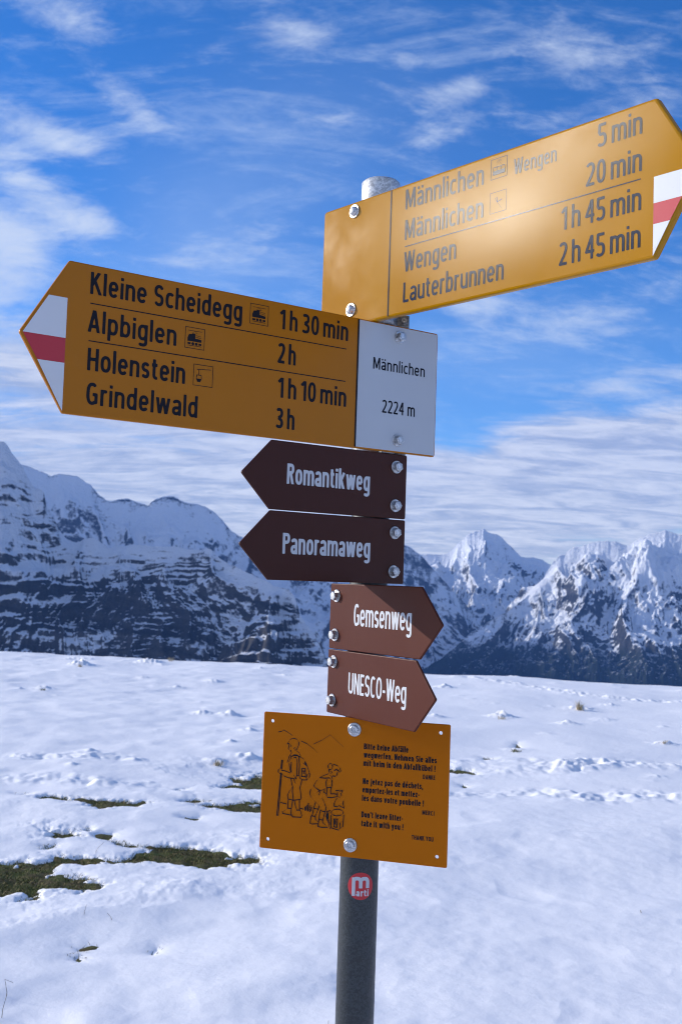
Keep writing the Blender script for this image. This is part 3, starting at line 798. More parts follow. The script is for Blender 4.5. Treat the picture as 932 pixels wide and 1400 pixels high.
def stroke_area(strokes, hw, clip, cell):
    """flat outline of thick strokes: the union of all segments, contoured on a grid"""
    P = np.array([p for s in strokes for p in s])
    x0, y0 = P.min(0) - hw - 2 * cell; x1, y1 = P.max(0) + hw + 2 * cell
    nx = int((x1 - x0) / cell) + 2; ny = int((y1 - y0) / cell) + 2
    gx = x0 + np.arange(nx) * cell; gy = y0 + np.arange(ny) * cell
    X, Y = np.meshgrid(gx, gy)
    D = np.full(X.shape, 9.0)
    for s in strokes:
        closed = math.hypot(s[0][0] - s[-1][0], s[0][1] - s[-1][1]) < 1e-6
        for i, (a, b) in enumerate(zip(s[:-1], s[1:])):
            L = math.hypot(b[0] - a[0], b[1] - a[1])
            if L < 1e-9: continue
            ux, uy = (b[0] - a[0]) / L, (b[1] - a[1]) / L
            al = (X - a[0]) * ux + (Y - a[1]) * uy; pe = np.abs(-(X - a[0]) * uy + (Y - a[1]) * ux) - hw
            D = np.minimum(D, np.maximum(pe, np.maximum(-al, al - L)))
            if i > 0 or closed: D = np.minimum(D, np.hypot(X - a[0], Y - a[1]) - hw)
    D = np.maximum(D, np.maximum(clip[0] - Y, Y - clip[1]))
    V = []; F = []
    I, J = np.nonzero(np.minimum(np.minimum(D[:-1, :-1], D[1:, :-1]), np.minimum(D[:-1, 1:], D[1:, 1:])) < 0)
    for i, j in zip(I, J):
        c = [(gx[j], gy[i], D[i, j]), (gx[j + 1], gy[i], D[i, j + 1]), (gx[j + 1], gy[i + 1], D[i + 1, j + 1]), (gx[j], gy[i + 1], D[i + 1, j])]
        poly = []
        for q in range(4):
            a, b = c[q], c[(q + 1) % 4]
            if a[2] < 0: poly.append((a[0], a[1]))
            if (a[2] < 0) != (b[2] < 0):
                t = a[2] / (a[2] - b[2]); poly.append((a[0] + t * (b[0] - a[0]), a[1] + t * (b[1] - a[1])))
        if len(poly) >= 3:
            F.append(list(range(len(V), len(V) + len(poly)))); V += poly
    return V, F


class Flat:
    """collects flat printed areas (u, v) of one sign face"""
    def __init__(s): s.V = []; s.F = []; s.lift = 0

    def add(s, V, F, dz=0.0):
        o = len(s.V)
        s.V += [(x, y, dz) for x, y in V]; s.F += [[i + o for i in f] for f in F]

    def poly(s, pts):
        s.lift += 4e-6; s.add(pts, [list(range(len(pts)))], s.lift)

    def line(s, pts, wd):
        for (a, b) in zip(pts[:-1], pts[1:]):
            L = math.hypot(b[0] - a[0], b[1] - a[1])
            if L < 1e-9: continue
            ux, uy = (b[0] - a[0]) / L * wd / 2, (b[1] - a[1]) / L * wd / 2
            s.poly([(a[0] - ux * .6 - uy * -1 * -1, a[1] - uy * .6 + ux * -1), (b[0] + ux * .6 - uy * -1 * -1, b[1] + uy * .6 - ux), (b[0] + ux * .6 + uy * -1 * -1, b[1] + uy * .6 + ux), (a[0] - ux * .6 + uy, a[1] - uy * .6 + ux)][::1])

    def text(s, t, x0, x1, base, cap, weight=.145, X=.74, W=.50, gap=.13):
        h = weight / 2; gl = []; x = 0
        for i, ch in enumerate(t):
            w_, st, cl = glyph(ch, h, X, W)
            gl.append((x, st, cl)); x += w_ + (gap if i < len(t) - 1 else 0)
        # letters, not strokes, are fitted to the length: widths scale, the stroke stays even
        k = (x1 - x0) / x
        hw = h * (.5 + .5 * min(1.15, max(.75, k / cap))) if False else h
        for (gx, st, cl) in gl:
            if not st: continue
            sx = k / cap
            pp = [[((gx + (px)) * sx, py) for px, py in p] for p in st]
            V, F = stroke_area(pp, h * (1 + .0 * sx), cl, h * .42)
            s.add([(x0 + a * cap, base + b * cap) for a, b in V], F)

    def build(s, name, mat, parent, z=.0003, fn=None):
        V = [(x, y, z + d) for x, y, d in s.V]
        if fn: V = [fn(*v) for v in V]
        return mesh_obj(name, V, s.F, mat, parent)


# ---- materials
def paint(name, col, rough=.34, peel=.25, wave=0.0, spec=.5):
    mt, n, b = material(name, col, rough, spec=spec)
    tcd = n.n('ShaderNodeTexCoord')
    o = tcd.outputs['Object']
    n1 = n.noise(o, 420., 2, .5); n2_ = n.noise(o, 7., 4, .55)
    bp = n.n('ShaderNodeBump'); bp.inputs['Strength'].default_value = peel; bp.inputs['Distance'].default_value = .0006
    n.put(bp.inputs['Height'], n1)
    last = bp.outputs[0]
    if wave:
        b2 = n.n('ShaderNodeBump'); b2.inputs['Strength'].default_value = wave; b2.inputs['Distance'].default_value = .004
        n.put(b2.inputs['Height'], n.noise(o, 9., 1, .4)); n.put(b2.inputs['Normal'], last); last = b2.outputs[0]
    n.put(b.inputs['Normal'], last)
    dark = tuple(c * .90 for c in col)
    # weathering: faint run-off streaks, rubbed spots, specks of dirt
    stv = n.n('ShaderNodeMapping'); stv.inputs['Scale'].default_value = (60., 5., 60.); n.put(stv.inputs['Vector'], o)
    streak = n.step(n.noise(stv.outputs[0], 1.0, 5, .65), .52, .74)
    spots = n.step(n.noise(o, 16., 5, .7), .60, .74)
    dirt = n.step(n.noise(o, 190., 3, .6), .70, .78)
    pale = tuple(c * .93 + .008 for c in col)
    cc_ = n.mix(n2_, dark, col)
    cc_ = n.mix(n.math('MULTIPLY', streak, .22), cc_, pale)
    cc_ = n.mix(n.math('MULTIPLY', spots, .30), cc_, pale)
    n.put(b.inputs['Base Color'], n.mix(n.math('MULTIPLY', dirt, .35), cc_, tuple(c * .5 for c in col)))
    n.put(b.inputs['Roughness'], n.step(n2_, .3, .7, rough - .04, rough + .06))
    return mt


def metal(name, col, rough, met=.9):
    mt, n, b = material(name, col, rough, met)
    o = n.n('ShaderNodeTexCoord').outputs['Object']
    vo = n.n('ShaderNodeTexVoronoi'); vo.inputs['Scale'].default_value = 420.; n.put(vo.inputs['Vector'], o)
    gr = n.n2('ShaderNodeSeparateColor', vo.outputs['Color']).outputs[0]
    n1 = n.noise(o, 30., 6, .65)
    f = n.math('ADD', n.math('MULTIPLY', gr, .35), n.math('MULTIPLY', n1, .65))
    n.put(b.inputs['Base Color'], n.mix(n.step(f, .30, .70), tuple(c * .70 for c in col), tuple(min(1, c * 1.25) for c in col)))
    n.put(b.inputs['Roughness'], n.step(n1, .3, .7, rough - .08, rough + .12))
    return mt


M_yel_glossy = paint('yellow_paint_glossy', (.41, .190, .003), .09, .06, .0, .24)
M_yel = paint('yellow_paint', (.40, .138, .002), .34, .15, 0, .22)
M_board = paint('yellow_board_paint', (.48, .132, .0002), .45, .12, 0, .10)
M_white = paint('white_paint', (.46, .49, .52), .40, .12)
M_mark_white = paint('white_mark_paint', (.62, .64, .66), .36, .15)
M_red = paint('red_paint', (.46, .022, .035), .36, .15)
M_brown = paint('brown_paint', (.050, .013, .008), .36, .15, 0, .2)
M_brown2 = paint('brown_paint_redder', (.074, .017, .009), .38, .15, 0, .12)  # a redder, lighter brown than the left-pointing pair
M_ink = paint('black_ink', (.010, .011, .017), .5, .15, 0, .12)
M_ink_gloss = paint('black_ink_glossy', (.018, .020, .030), .09, .06, .0, .36)
M_ink_white = paint('white_ink', (.52, .54, .56), .45, .1, 0, .25)
M_zinc = metal('galvanised_steel', (.034, .041, .045), .50, .25)
M_bolt = metal('stainless_steel', (.52, .53, .54), .34, .8)
M_clamp = metal('clamp_steel', (.30, .31, .32), .42, .9)
M_stick = paint('red_sticker', (.50, .018, .025), .40, .0)

post = tag(empty('signpost', (POLE[0], POLE[1], 0)), 'galvanised steel signpost carrying yellow, brown and white hiking signs in the snow', 'signpost')


def tube_bm(r_out, z0, z1, seg=48, r_in=None, bev=.002):
    bm = bmesh.new(); prof = []
    if r_in is None: prof = [(0, z0), (r_out, z0), (r_out, z1 - bev), (r_out - bev, z1), (0, z1)]
    else: prof = [(r_in, z0), (r_out - bev, z0), (r_out, z0 + bev), (r_out, z1 - bev), (r_out - bev, z1), (r_in, z1), (r_in, z0)]
    rings = []
    for (r, z) in prof:
        if r == 0: rings.append([bm.verts.new((0, 0, z))] * seg)
        else: rings.append([bm.verts.new((r * math.cos(6.28318531 * i / seg), r * math.sin(6.28318531 * i / seg), z)) for i in range(seg)])
    for a, b in zip(rings[:-1], rings[1:]):
        for i in range(seg):
            j = (i + 1) % seg
            vs = []
            for v in (a[i], a[j], b[j], b[i]):
                if v not in vs: vs.append(v)
            if len(vs) >= 3:
                try: bm.faces.new(vs)
                except ValueError: pass
    bmesh.ops.recalc_face_normals(bm, faces=bm.faces)
    return bm


pole = bm_obj('pole', tube_bm(PR, -.35, EYE + .632, 64), M_zinc, post, smooth=False)
for p_ in pole.data.polygons: p_.use_smooth = abs(p_.normal.z) < .3
cap = bm_obj('pole_cap', tube_bm(PR + .0012, EYE + .590, EYE + .653, 64, bev=.0035), metal('cap_steel', (.62, .62, .60), .42, .55), post)
for p_ in cap.data.polygons: p_.use_smooth = abs(p_.normal.z) < .3


def outline_round(pts, rad, seg=5):
    n = len(pts); o = []
    for i in range(n):
        p = Vector(pts[i]); a = (Vector(pts[i - 1]) - p).normalized(); b = (Vector(pts[(i + 1) % n]) - p).normalized()
        ang = a.angle(b); d = rad / math.tan(ang / 2); c = p + (a + b).normalized() * (rad / math.sin(ang / 2))
        p0, p1 = p + a * d, p + b * d
        a0 = math.atan2(p0.y - c.y, p0.x - c.x); a1 = math.atan2(p1.y - c.y, p1.x - c.x)
        while a1 - a0 > math.pi: a1 -= 2 * math.pi
        while a1 - a0 < -math.pi: a1 += 2 * math.pi
        for k in range(seg + 1):
            t = a0 + (a1 - a0) * k / seg; o.append((c.x + rad * math.cos(t), c.y + rad * math.sin(t)))
    return o


def offset_in(pts, d):
    n = len(pts); o = []
    for i in range(n):
        p = Vector(pts[i]); a = (p - Vector(pts[i - 1])).normalized(); b = (Vector(pts[(i + 1) % n]) - p).normalized()
        na = Vector((-a.y, a.x)); nb = Vector((-b.y, b.x)); m_ = (na + nb)
        m_ = m_.normalized() if m_.length > 1e-6 else na
        q = p + m_ * (d / max(.4, m_.dot(na))); o.append((q.x, q.y))
    return o


def plate(pts, thick, rim, rad=.004, holes=()):
    """sheet with rounded corners and a rolled rim; front face at z = 0, pts counter-clockwise"""
    bm = bmesh.new()
    out = outline_round(pts, rad)
    prof = [(rim, 0.0), (rim * .45, -rim * .18), (rim * .12, -rim * .5), (0, -rim), (0, -thick + .0008), (.0008, -thick)]
    loops = [[bm.verts.new((x, y, z)) for x, y in offset_in(out, d)] for d, z in prof]
    n = len(out)
    for a, b in zip(loops[:-1], loops[1:]):
        for i in range(n):
            bm.faces.new((a[i], b[i], b[(i + 1) % n], a[(i + 1) % n]))
    front = list(loops[0]); back = list(loops[-1])
    fe = []; be = []
    def ring(vs): return [bm.edges.get((vs[i], vs[(i + 1) % len(vs)])) or bm.edges.new((vs[i], vs[(i + 1) % len(vs)])) for i in range(len(vs))]
    if holes:
        fe = ring(front); be = ring(back)
        for (hx, hy, hr) in holes:
            c = [(hx + hr * math.cos(6.28318 * i / 20), hy + hr * math.sin(6.28318 * i / 20)) for i in range(20)]
            f_ = [bm.verts.new((x, y, 0)) for x, y in c]; b_ = [bm.verts.new((x, y, -thick)) for x, y in c]
            for i in range(20): bm.faces.new((f_[i], f_[(i + 1) % 20], b_[(i + 1) % 20], b_[i]))
            fe += ring(f_); be += ring(b_)
        bmesh.ops.triangle_fill(bm, use_beauty=True, edges=fe)
        bmesh.ops.triangle_fill(bm, use_beauty=True, edges=be)
    else:
        bm.faces.new(front); bm.faces.new(back[::-1])
    bmesh.ops.recalc_face_normals(bm, faces=bm.faces)
    return bm


def bolt_bm(kind):
    """washer with a hexagon or a domed head; face up along +z"""
    bm = bmesh.new()
    def lathe(prof, seg, ph=0.):
        rings = []
        for (r, z) in prof:
            rings.append([bm.verts.new((0, 0, z))] * seg if r == 0 else [bm.verts.new((r * math.cos(ph + 6.28318531 * i / seg), r * math.sin(ph + 6.28318531 * i / seg), z)) for i in range(seg)])
        for a, b in zip(rings[:-1], rings[1:]):
            for i in range(seg):
                j = (i + 1) % seg; vs = []
                for v in (a[i], a[j], b[j], b[i]):
                    if v not in vs: vs.append(v)
                if len(vs) >= 3: bm.faces.new(vs)
    lathe([(.0102, .0002), (.0102, .0013), (.0097, .0018), (.0, .0018)], 28)
    if kind == 'hex':
        lathe([(.0077, .0019), (.0077, .0080), (.0066, .0090), (.0, .0092)], 6, .3)
    elif kind == 'dome':
        lathe([(.0072, .0019), (.0070, .0030), (.0060, .0048), (.0040, .0062), (.0018, .0068), (.0, .0069)], 24)
    else:
        lathe([(.0068, .0019), (.0066, .0040), (.0058, .0048), (.0030, .0048), (.0026, .0034), (0, .0034)], 24)
    bmesh.ops.recalc_face_normals(bm, faces=bm.faces)
    return bm


BOLTS = {}
def bolt(parent, x, y, kind, scale=1.0, rot=0.0):
    if kind not in BOLTS:
        o = bm_obj('bolt', bolt_bm(kind), M_bolt, parent); BOLTS[kind] = o
    else:
        o = BOLTS[kind].copy(); COL.objects.link(o); o.parent = parent
    o.matrix_local = Matrix.Translation((x, y, 0)) @ Matrix.Rotation(rot, 4, 'Z') @ Matrix.Scale(scale, 4)
    return o


def sign(name, yaw, off, pts, mat, thick, rim, label, rad=.004, holes=()):
    o = bm_obj(name, plate(pts, thick, rim, rad, holes), mat, post)
    c, s = math.cos(yaw), math.sin(yaw)
    o.matrix_local = Matrix(((c, 0, s, s * off), (s, 0, -c, -c * off), (0, 1, 0, EYE), (0, 0, 0, 1)))
    o['label'] = label
    return o


def clamp(z, yaw, off, h=.022):
    """steel band round the pole with an ear and a screw, carrying the plate in front of it"""
    o = bm_obj('pole_clamp', tube_bm(PR + .0042, z - h / 2, z + h / 2, 48, PR + .0004, bev=.0008), M_clamp, post)
    for p_ in o.data.polygons: p_.use_smooth = abs(p_.normal.z) < .3
    o.location = (0, 0, EYE)
    # ears: two small plates at the right rear, the screw through them
    bm = bmesh.new()
    a = -.10
    for k in (-.0045, .0045):
        r_ = bmesh.ops.create_cube(bm, size=1.0)
        bmesh.ops.scale(bm, vec=(.020, .0035, h * .9), verts=r_['verts'])
        bmesh.ops.translate(bm, vec=(PR + .0125, k, z), verts=r_['verts'])
    bmesh.ops.rotate(bm, cent=(0, 0, 0), matrix=Matrix.Rotation(a, 3, 'Z'), verts=bm.verts)
    bm_obj('clamp_ear', bm, M_clamp, o)
    sb = bmesh.new()
    r_ = bmesh.ops.create_cone(sb, cap_ends=True, segments=6, radius1=.0048, radius2=.0048, depth=.006)
    bmesh.ops.rotate(sb, cent=(0, 0, 0), matrix=Matrix.Rotation(R(90), 3, 'X'), verts=sb.verts)
    bmesh.ops.translate(sb, vec=(PR + .015, -.0095, z), verts=sb.verts)
    r2 = bmesh.ops.create_cone(sb, cap_ends=True, segments=10, radius1=.0026, radius2=.0026, depth=.034)
    bmesh.ops.rotate(sb, cent=(0, 0, 0), matrix=Matrix.Rotation(R(90), 3, 'X'), verts=r2['verts'])
    bmesh.ops.translate(sb, vec=(PR + .015, .004, z), verts=r2['verts'])
    bmesh.ops.rotate(sb, cent=(0, 0, 0), matrix=Matrix.Rotation(a, 3, 'Z'), verts=sb.verts)
    bm_obj('clamp_screw', sb, M_bolt, o)
    # saddle block between band and plate
    sd = bmesh.new()
    r_ = bmesh.ops.create_cube(sd, size=1.0)
    bmesh.ops.scale(sd, vec=(.026, off - PR - .0085, h * .8), verts=r_['verts'])
    bmesh.ops.translate(sd, vec=(0, -(PR + .0045 + (off - PR - .0085) / 2), z), verts=r_['verts'])
    bmesh.ops.rotate(sd, cent=(0, 0, 0), matrix=Matrix.Rotation(yaw, 3, 'Z'), verts=sd.verts)
    bm_obj('saddle', sd, M_clamp, o)
    return o


INSET = .0004
# ---------------- A: yellow direction sign pointing right and towards the viewer
yawA = -.8425; offA = .045
tA = (.5405, .6118, .4085)
ptsA = [(-.0885, .4085), (.5405, .4085), (.6024, .5115), (.5405, .6118), (-.0885, .6118)]
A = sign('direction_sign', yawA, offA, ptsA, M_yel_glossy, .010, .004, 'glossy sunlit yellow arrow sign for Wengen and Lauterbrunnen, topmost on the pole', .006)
f = Flat()
BA, CA, WA = .0300, .0312, .128
rowsA = (.5712, .5234, .4736, .4262)
f.text('Männlichen', .1045, .2612, rowsA[0], CA, WA); f.text('Wengen', .3165, .3889, .5712, .0220, .125)
f.text('5\u2009min', .4550, .5207, rowsA[0], CA, WA)
f.text('Männlichen', .1050, .2618, rowsA[1], CA, WA); f.text('20\u2009min', .4372, .5210, rowsA[1], CA, WA)
f.text('Wengen', .1052, .2113, rowsA[2], CA, WA); f.text('1\u2009h\u200945\u2009min', .3993, .5208, rowsA[2], CA, WA)
f.text('Lauterbrunnen', .1051, .3018, rowsA[3], CA, WA); f.text('2\u2009h\u200945\u2009min', .3965, .5206, rowsA[3], CA, WA)
f.build('lettering', M_ink_gloss, A)
f = Flat(); f.poly([(.1058, .5124), (.5200, .5124), (.5200, .5140), (.1058, .5140)]); f.build('rule_line', M_ink_gloss, A)
f = Flat(); f.poly([(.0712, .4105), (.0738, .4105), (.0738, .6098), (.0712, .6098)]); f.build('divider_line', M_ink_gloss, A)


def frame_box(f, x0, y0, x1, y1, wd=.0008):
    for q in ([(x0, y0), (x1, y0), (x1, y0 + wd), (x0, y0 + wd)], [(x0, y1 - wd), (x1, y1 - wd), (x1, y1), (x0, y1)], [(x0, y0 + wd), (x0 + wd, y0 + wd), (x0 + wd, y1 - wd), (x0, y1 - wd)], [(x1 - wd, y0 + wd), (x1, y0 + wd), (x1, y1 - wd), (x1 - wd, y1 - wd)]):
        f.poly(q)


def loc(f, x0, y0, x1, y1):
    return lambda pts: [(x0 + a * (x1 - x0), y0 + b * (y1 - y0)) for a, b in pts]


# cable car
f = Flat(); bx = (.2742, .5735, .3040, .6032); frame_box(f, *bx); L = loc(f, *bx)
f.poly(L([(.13, .20), (.87, .20), (.87, .40), (.13, .40)]))
for q in ([(.13, .40), (.17, .58), (.83, .58), (.87, .40)], [(.38, .40), (.38, .58)], [(.62, .40), (.62, .58)], [(.30, .58), (.50, .84), (.70, .58)], [(.35, .80), (.50, .88), (.65, .84)]): f.line(L(q), .0010)
f.build('pictogram', M_ink_gloss, A)
# chair lift worn pale
f = Flat(); bx = (.2738, .5245, .3040, .5547); frame_box(f, *bx, wd=.0006); L = loc(f, *bx)
for q in ([(.30, .72), (.45, .50), (.70, .18)], [(.45, .50), (.72, .58)], [(.45, .50), (.42, .74)]): f.line(L(q), .0013)
f.build('pictogram', M_ink_gloss, A)


def trail_mark(S, x_in, tipx, tipy, x_sh, ybot, ytop, yr1, yr0, sgn):
    """white-red-white mark cut to the arrow head: from its inner edge to the slanting outline"""
    dl = .0042
    def xo(y):   # outline x at height y
        if y >= tipy: t = (y - tipy) / (TOPZ - tipy)
        else: t = (tipy - y) / (tipy - ybot)
        return tipx + (x_sh - tipx) * t - sgn * dl
    f = Flat(); f2 = Flat(); f.poly([(x_in, yr1), (xo(yr1), yr1)] + ([(xo(tipy), tipy)] if yr1 < tipy < ytop else []) + [(xo(ytop), ytop), (x_in, ytop)])
    yb = ybot + .0035
    f2.poly([(x_in, yb), (xo(yb) if (xo(yb) - x_in) * sgn > 0 else x_in + sgn * .0004, yb), (xo(yr0), yr0), (x_in, yr0)])
    g = Flat(); g.poly([(x_in, yr0 + .0002), (xo(yr0), yr0 + .0002), (xo(yr1), yr1 - .0002), (x_in, yr1 - .0002)])
    f.build('white_mark', M_mark_white, S); f2.build('white_mark', M_mark_white, S); g.build('red_mark', M_red, S)


TOPZ = .6118
trail_mark(A, .5388, .6024, .5115, .5405, .4085, .5110, .4775, .4512, 1)
bolt(A, -.0118, .5958, 'dome', 1.1, .2); bolt(A, -.0126, .4345, 'dome', 1.1, .7)
clamp(.5958, yawA, offA); clamp(.4215, yawA, offA, .020)

# ---------------- B: yellow direction sign in shade, pointing left, with the white place plate
yawB = .6041; offB = .045
ptsB = [(-.5339, .2055), (.0927, .2055), (.0927, .4086), (-.5339, .4086), (-.5958, .3048)]
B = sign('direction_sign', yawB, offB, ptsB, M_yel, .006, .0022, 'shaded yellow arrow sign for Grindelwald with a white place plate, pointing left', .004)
f = Flat(); WB = .148
f.text('Kleine Scheidegg', -.5041, -.2740, .3690, .0298, WB, W=.52); f.text('1\u2009h\u200930\u2009min', -.2096, -.0868, .3690, .0295, WB)
f.text('Alpbiglen', -.5050, -.3763, .3180, .0297, WB, W=.52); f.text('2\u2009h', -.2113, -.1804, .3178, .0302, WB)
f.text('Holenstein', -.5033, -.3607, .2666, .0302, WB, W=.52); f.text('1\u2009h\u200910\u2009min', -.2087, -.0864, .2668, .0300, WB)
f.text('Grindelwald', -.5026, -.3394, .2212, .0298, WB, W=.52); f.text('3\u2009h', -.2105, -.1786, .2212, .0302, WB)
f.build('lettering', M_ink, B)
for y_ in (.3564, .3061):
    f = Flat(); f.poly([(-.5034, y_ - .0007), (-.0888, y_ - .0007), (-.0888, y_ + .0007), (-.5034, y_ + .0007)]); f.build('rule_line', M_ink, B)
f = Flat(); f.poly([(-.0688, .2072), (-.0657, .2072), (-.0657, .4069), (-.0688, .4069)]); f.build('divider_line', M_ink, B, .0005)
f = Flat(); f.poly([(-.0672, .2077), (.0905, .2077), (.0905, .4064), (-.0672, .4064)]); wp = f.build('place_plate', M_white, B, .0002)
f = Flat(); f.text('Männlichen', -.0372, .0664, .3332, .0186, .13); f.text('2224 m', -.0174, .0480, .2662, .0205, .125); f.build('lettering', M_ink, B, .0005)
for bx in ((-.2610, .3688, -.2298, .3990), (-.3632, .3180, -.3324, .3482)):
    f = Flat(); frame_box(f, *bx); L = loc(f, *bx)
    f.line(L([(.15, .84), (.85, .84)]), .0006); f.line(L([(.15, .14), (.85, .14)]), .0007)
    f.poly(L([(.13, .34), (.13, .50), (.20, .66), (.36, .68), (.36, .72), (.52, .72), (.52, .50), (.84, .46), (.84, .34)]))
    f.line(L([(.36, .74), (.50, .82), (.62, .74), (.50, .70)]), .0006)
    for y_ in (.56, .64): f.line(L([(.54, y_), (.82, y_ - .03)]), .0006)
    f.poly(L([(.14, .19), (.30, .19), (.30, .28), (.14, .28)])); f.poly(L([(.70, .19), (.84, .19), (.84, .28), (.70, .28)]))
    for cx in (.41, .58): f.poly(L([(cx + .07 * math.cos(a), .235 + .07 * math.sin(a)) for a in np.linspace(0, 6.28, 13)[:-1]]))
    f.build('pictogram', M_ink, B)
f = Flat(); bx = (-.3480, .2668, -.3170, .2972); frame_box(f, *bx); L = loc(f, *bx)
f.line(L([(.18, .76), (.88, .82)]), .0009); f.line(L([(.28, .78), (.28, .52)]), .0008)
f.line(L([(.18, .50), (.16, .34), (.22, .20), (.36, .20), (.42, .34), (.40, .50), (.18, .50)]), .0010)
f.poly(L([(.17, .33), (.22, .20), (.36, .20), (.41, .33)])); f.build('pictogram', M_ink, B)
TOPZ = .4086
trail_mark(B, -.5348, -.5958, .3048, -.5339, .2055, .3579, .3047, .2718, -1)
bolt(B, .0136, .3905, 'hex'); bolt(B, .0153, .2252, 'hex', 1., .5)
clamp(.3905, yawB, offB); clamp(.2130, yawB, offB, .022)


# ---------------- C, D, E, F: the small brown arrow signs
def brown(yaw, off, pts, mat, label, txt, x0, x1, base, cap, wt, bolts, W=.50, kind='hex', gap=.12):
    o = sign('brown_arrow_sign', yaw, off, pts, mat, .004, .0012, label, .003)
    f = Flat(); f.text(txt, x0, x1, base, cap, wt, X=.76, W=W, gap=gap); f.build('lettering', M_ink_white, o)
    for i, (x, y) in enumerate(bolts):
        bolt(o, x, y, kind, 1.0, .4 * i + x * 20); clamp(y, yaw, off, .016)
    return o


brown(.6229, .040, [(-.2159, .1012), (.0397, .1012), (.0397, .2035), (-.2159, .2035), (-.2657, .1517)], M_brown, 'dark brown arrow sign reading Romantikweg, upper of the two pointing left',
      'Romantikweg', -.1872, -.0344, .1406, .0304, .150, [(.0180, .1834), (.0179, .1217)])
brown(.6336, .040, [(-.2159, -.0021), (.0396, -.0021), (.0396, .0996), (-.2159, .0996), (-.2668, .0484)], M_brown, 'dark brown arrow sign reading Panoramaweg, lower of the two pointing left',
      'Panoramaweg', -.1922, -.0304, .0369, .0308, .150, [(.0183, .0788), (.0177, .0171)])
brown(-.9923, .040, [(-.0482, -.1086), (.1916, -.1086), (.2419, -.0573), (.1916, -.0047), (-.0482, -.0047)], M_brown2, 'reddish brown arrow sign reading Gemsenweg, upper of the two pointing right',
      'Gemsenweg', .0221, .1704, -.0695, .0345, .125, [(-.0290, -.0241), (-.0307, -.0864)])
brown(-1.0125, .040, [(-.0498, -.2113), (.1892, -.2113), (.2380, -.1607), (.1892, -.1101), (-.0498, -.1101)], M_brown2, 'reddish brown arrow sign reading UNESCO-Weg, lower of the two pointing right',
      'UNESCO-Weg', .0138, .1680, -.1745, .0322, .125, [(-.0319, -.1291), (-.0327, -.1902)])

# ---------------- G: the notice board
yawG = -.3002
G = sign('notice_board', yawG, .040, [(-.1539, -.4255), (.1472, -.4255), (.1472, -.2120), (-.1539, -.2120)], M_board, .003, .0009, 'yellow notice board about litter with a drawing of two hikers', .0025,
         [(-.1394, -.2258, .0029), (-.1403, -.4109, .0029), (.1324, -.2254, .0029), (.1316, -.4103, .0029)])
f = Flat()
for (t, x0, x1, y_) in (('Bitte keine Abfälle', .0127, .0828, -.2588), ('wegwerfen. Nehmen Sie alles', .0129, .1272, -.2715), ('mit heim in den Abfallkübel !', .0127, .1256, -.2842), ('Ne jetez pas de déchets,', .0127, .1073, -.3119),
                        ('emportez-les et mettez-', .0125, .1020, -.3247), ('les dans votre poubelle !', .0122, .1092, -.3375), ("Don't leave litter-", .0121, .0775, -.3626), ('take it with you !', .0123, .0784, -.3760)):
    f.text(t, x0, x1, y_, .0091, .18, X=.76, W=.50, gap=.17)
for (t, x0, x1, y_) in (('DANKE', .1069, .1259, -.2965), ('MERCI', .1073, .1259, -.3498), ('THANK YOU', .0920, .1255, -.3884)):
    f.text(t, x0, x1, y_, .0068, .16, W=.46, gap=.14)
f.build('lettering', M_ink, G)
f = Flat()
for pl in DRAWING:
    f.line([(a * 1e-4, b * 1e-4) for a, b in pl], .0014)
f.build('drawing', M_ink, G)
bolt(G, -.0035, -.2298, 'round', 1.05); bolt(G, -.0044, -.4065, 'round', 1.05)
clamp(-.2298, yawG, .040, .016); clamp(-.4065, yawG, .040, .016)

# ---------------- sticker on the pole
SZ = EYE - .4703; SA = R(4.0)
def on_pole(lift):
    return lambda x, y, z: ((PR + lift + z) * math.sin(SA + x / PR), -(PR + lift + z) * math.cos(SA + x / PR), SZ + y)
V = [(0, 0)]; F = []
for k in range(1, 9):
    for i in range(40):
        a = 6.2831853 * i / 40; V.append((.0205 * k / 8 * math.cos(a), .0208 * k / 8 * math.sin(a)))
for i in range(40):
    j = (i + 1) % 40; F.append([0, 1 + i, 1 + j])
    for k in range(7): F.append([1 + k * 40 + i, 1 + (k + 1) * 40 + i, 1 + (k + 1) * 40 + j, 1 + k * 40 + j])
fn = on_pole(.0002)
stick = mesh_obj('sticker', [fn(x, y, 0) for x, y in V], F, M_stick, post)
f = Flat()
hs_ = .0027
ms = [[(-.0110, -.0152), (-.0110, .0128)], [(-.0110, .0040)] + arc(-.0055, .0055, .0055, .0062, 180, 0) + [(.0, -.0030)], [(.0, .0040)] + arc(.0055, .0055, .0055, .0062, 180, 0) + [(.0110, -.0030)]]
V, F = stroke_area(ms, hs_, (-1, 1), .0008); f.add(V, F)
f.text('arti', -.0068, .0128, -.0152, .0105, .20, X=.74, W=.56, gap=.14)
f.build('lettering', M_ink_white, stick, 0, on_pole(.0004))


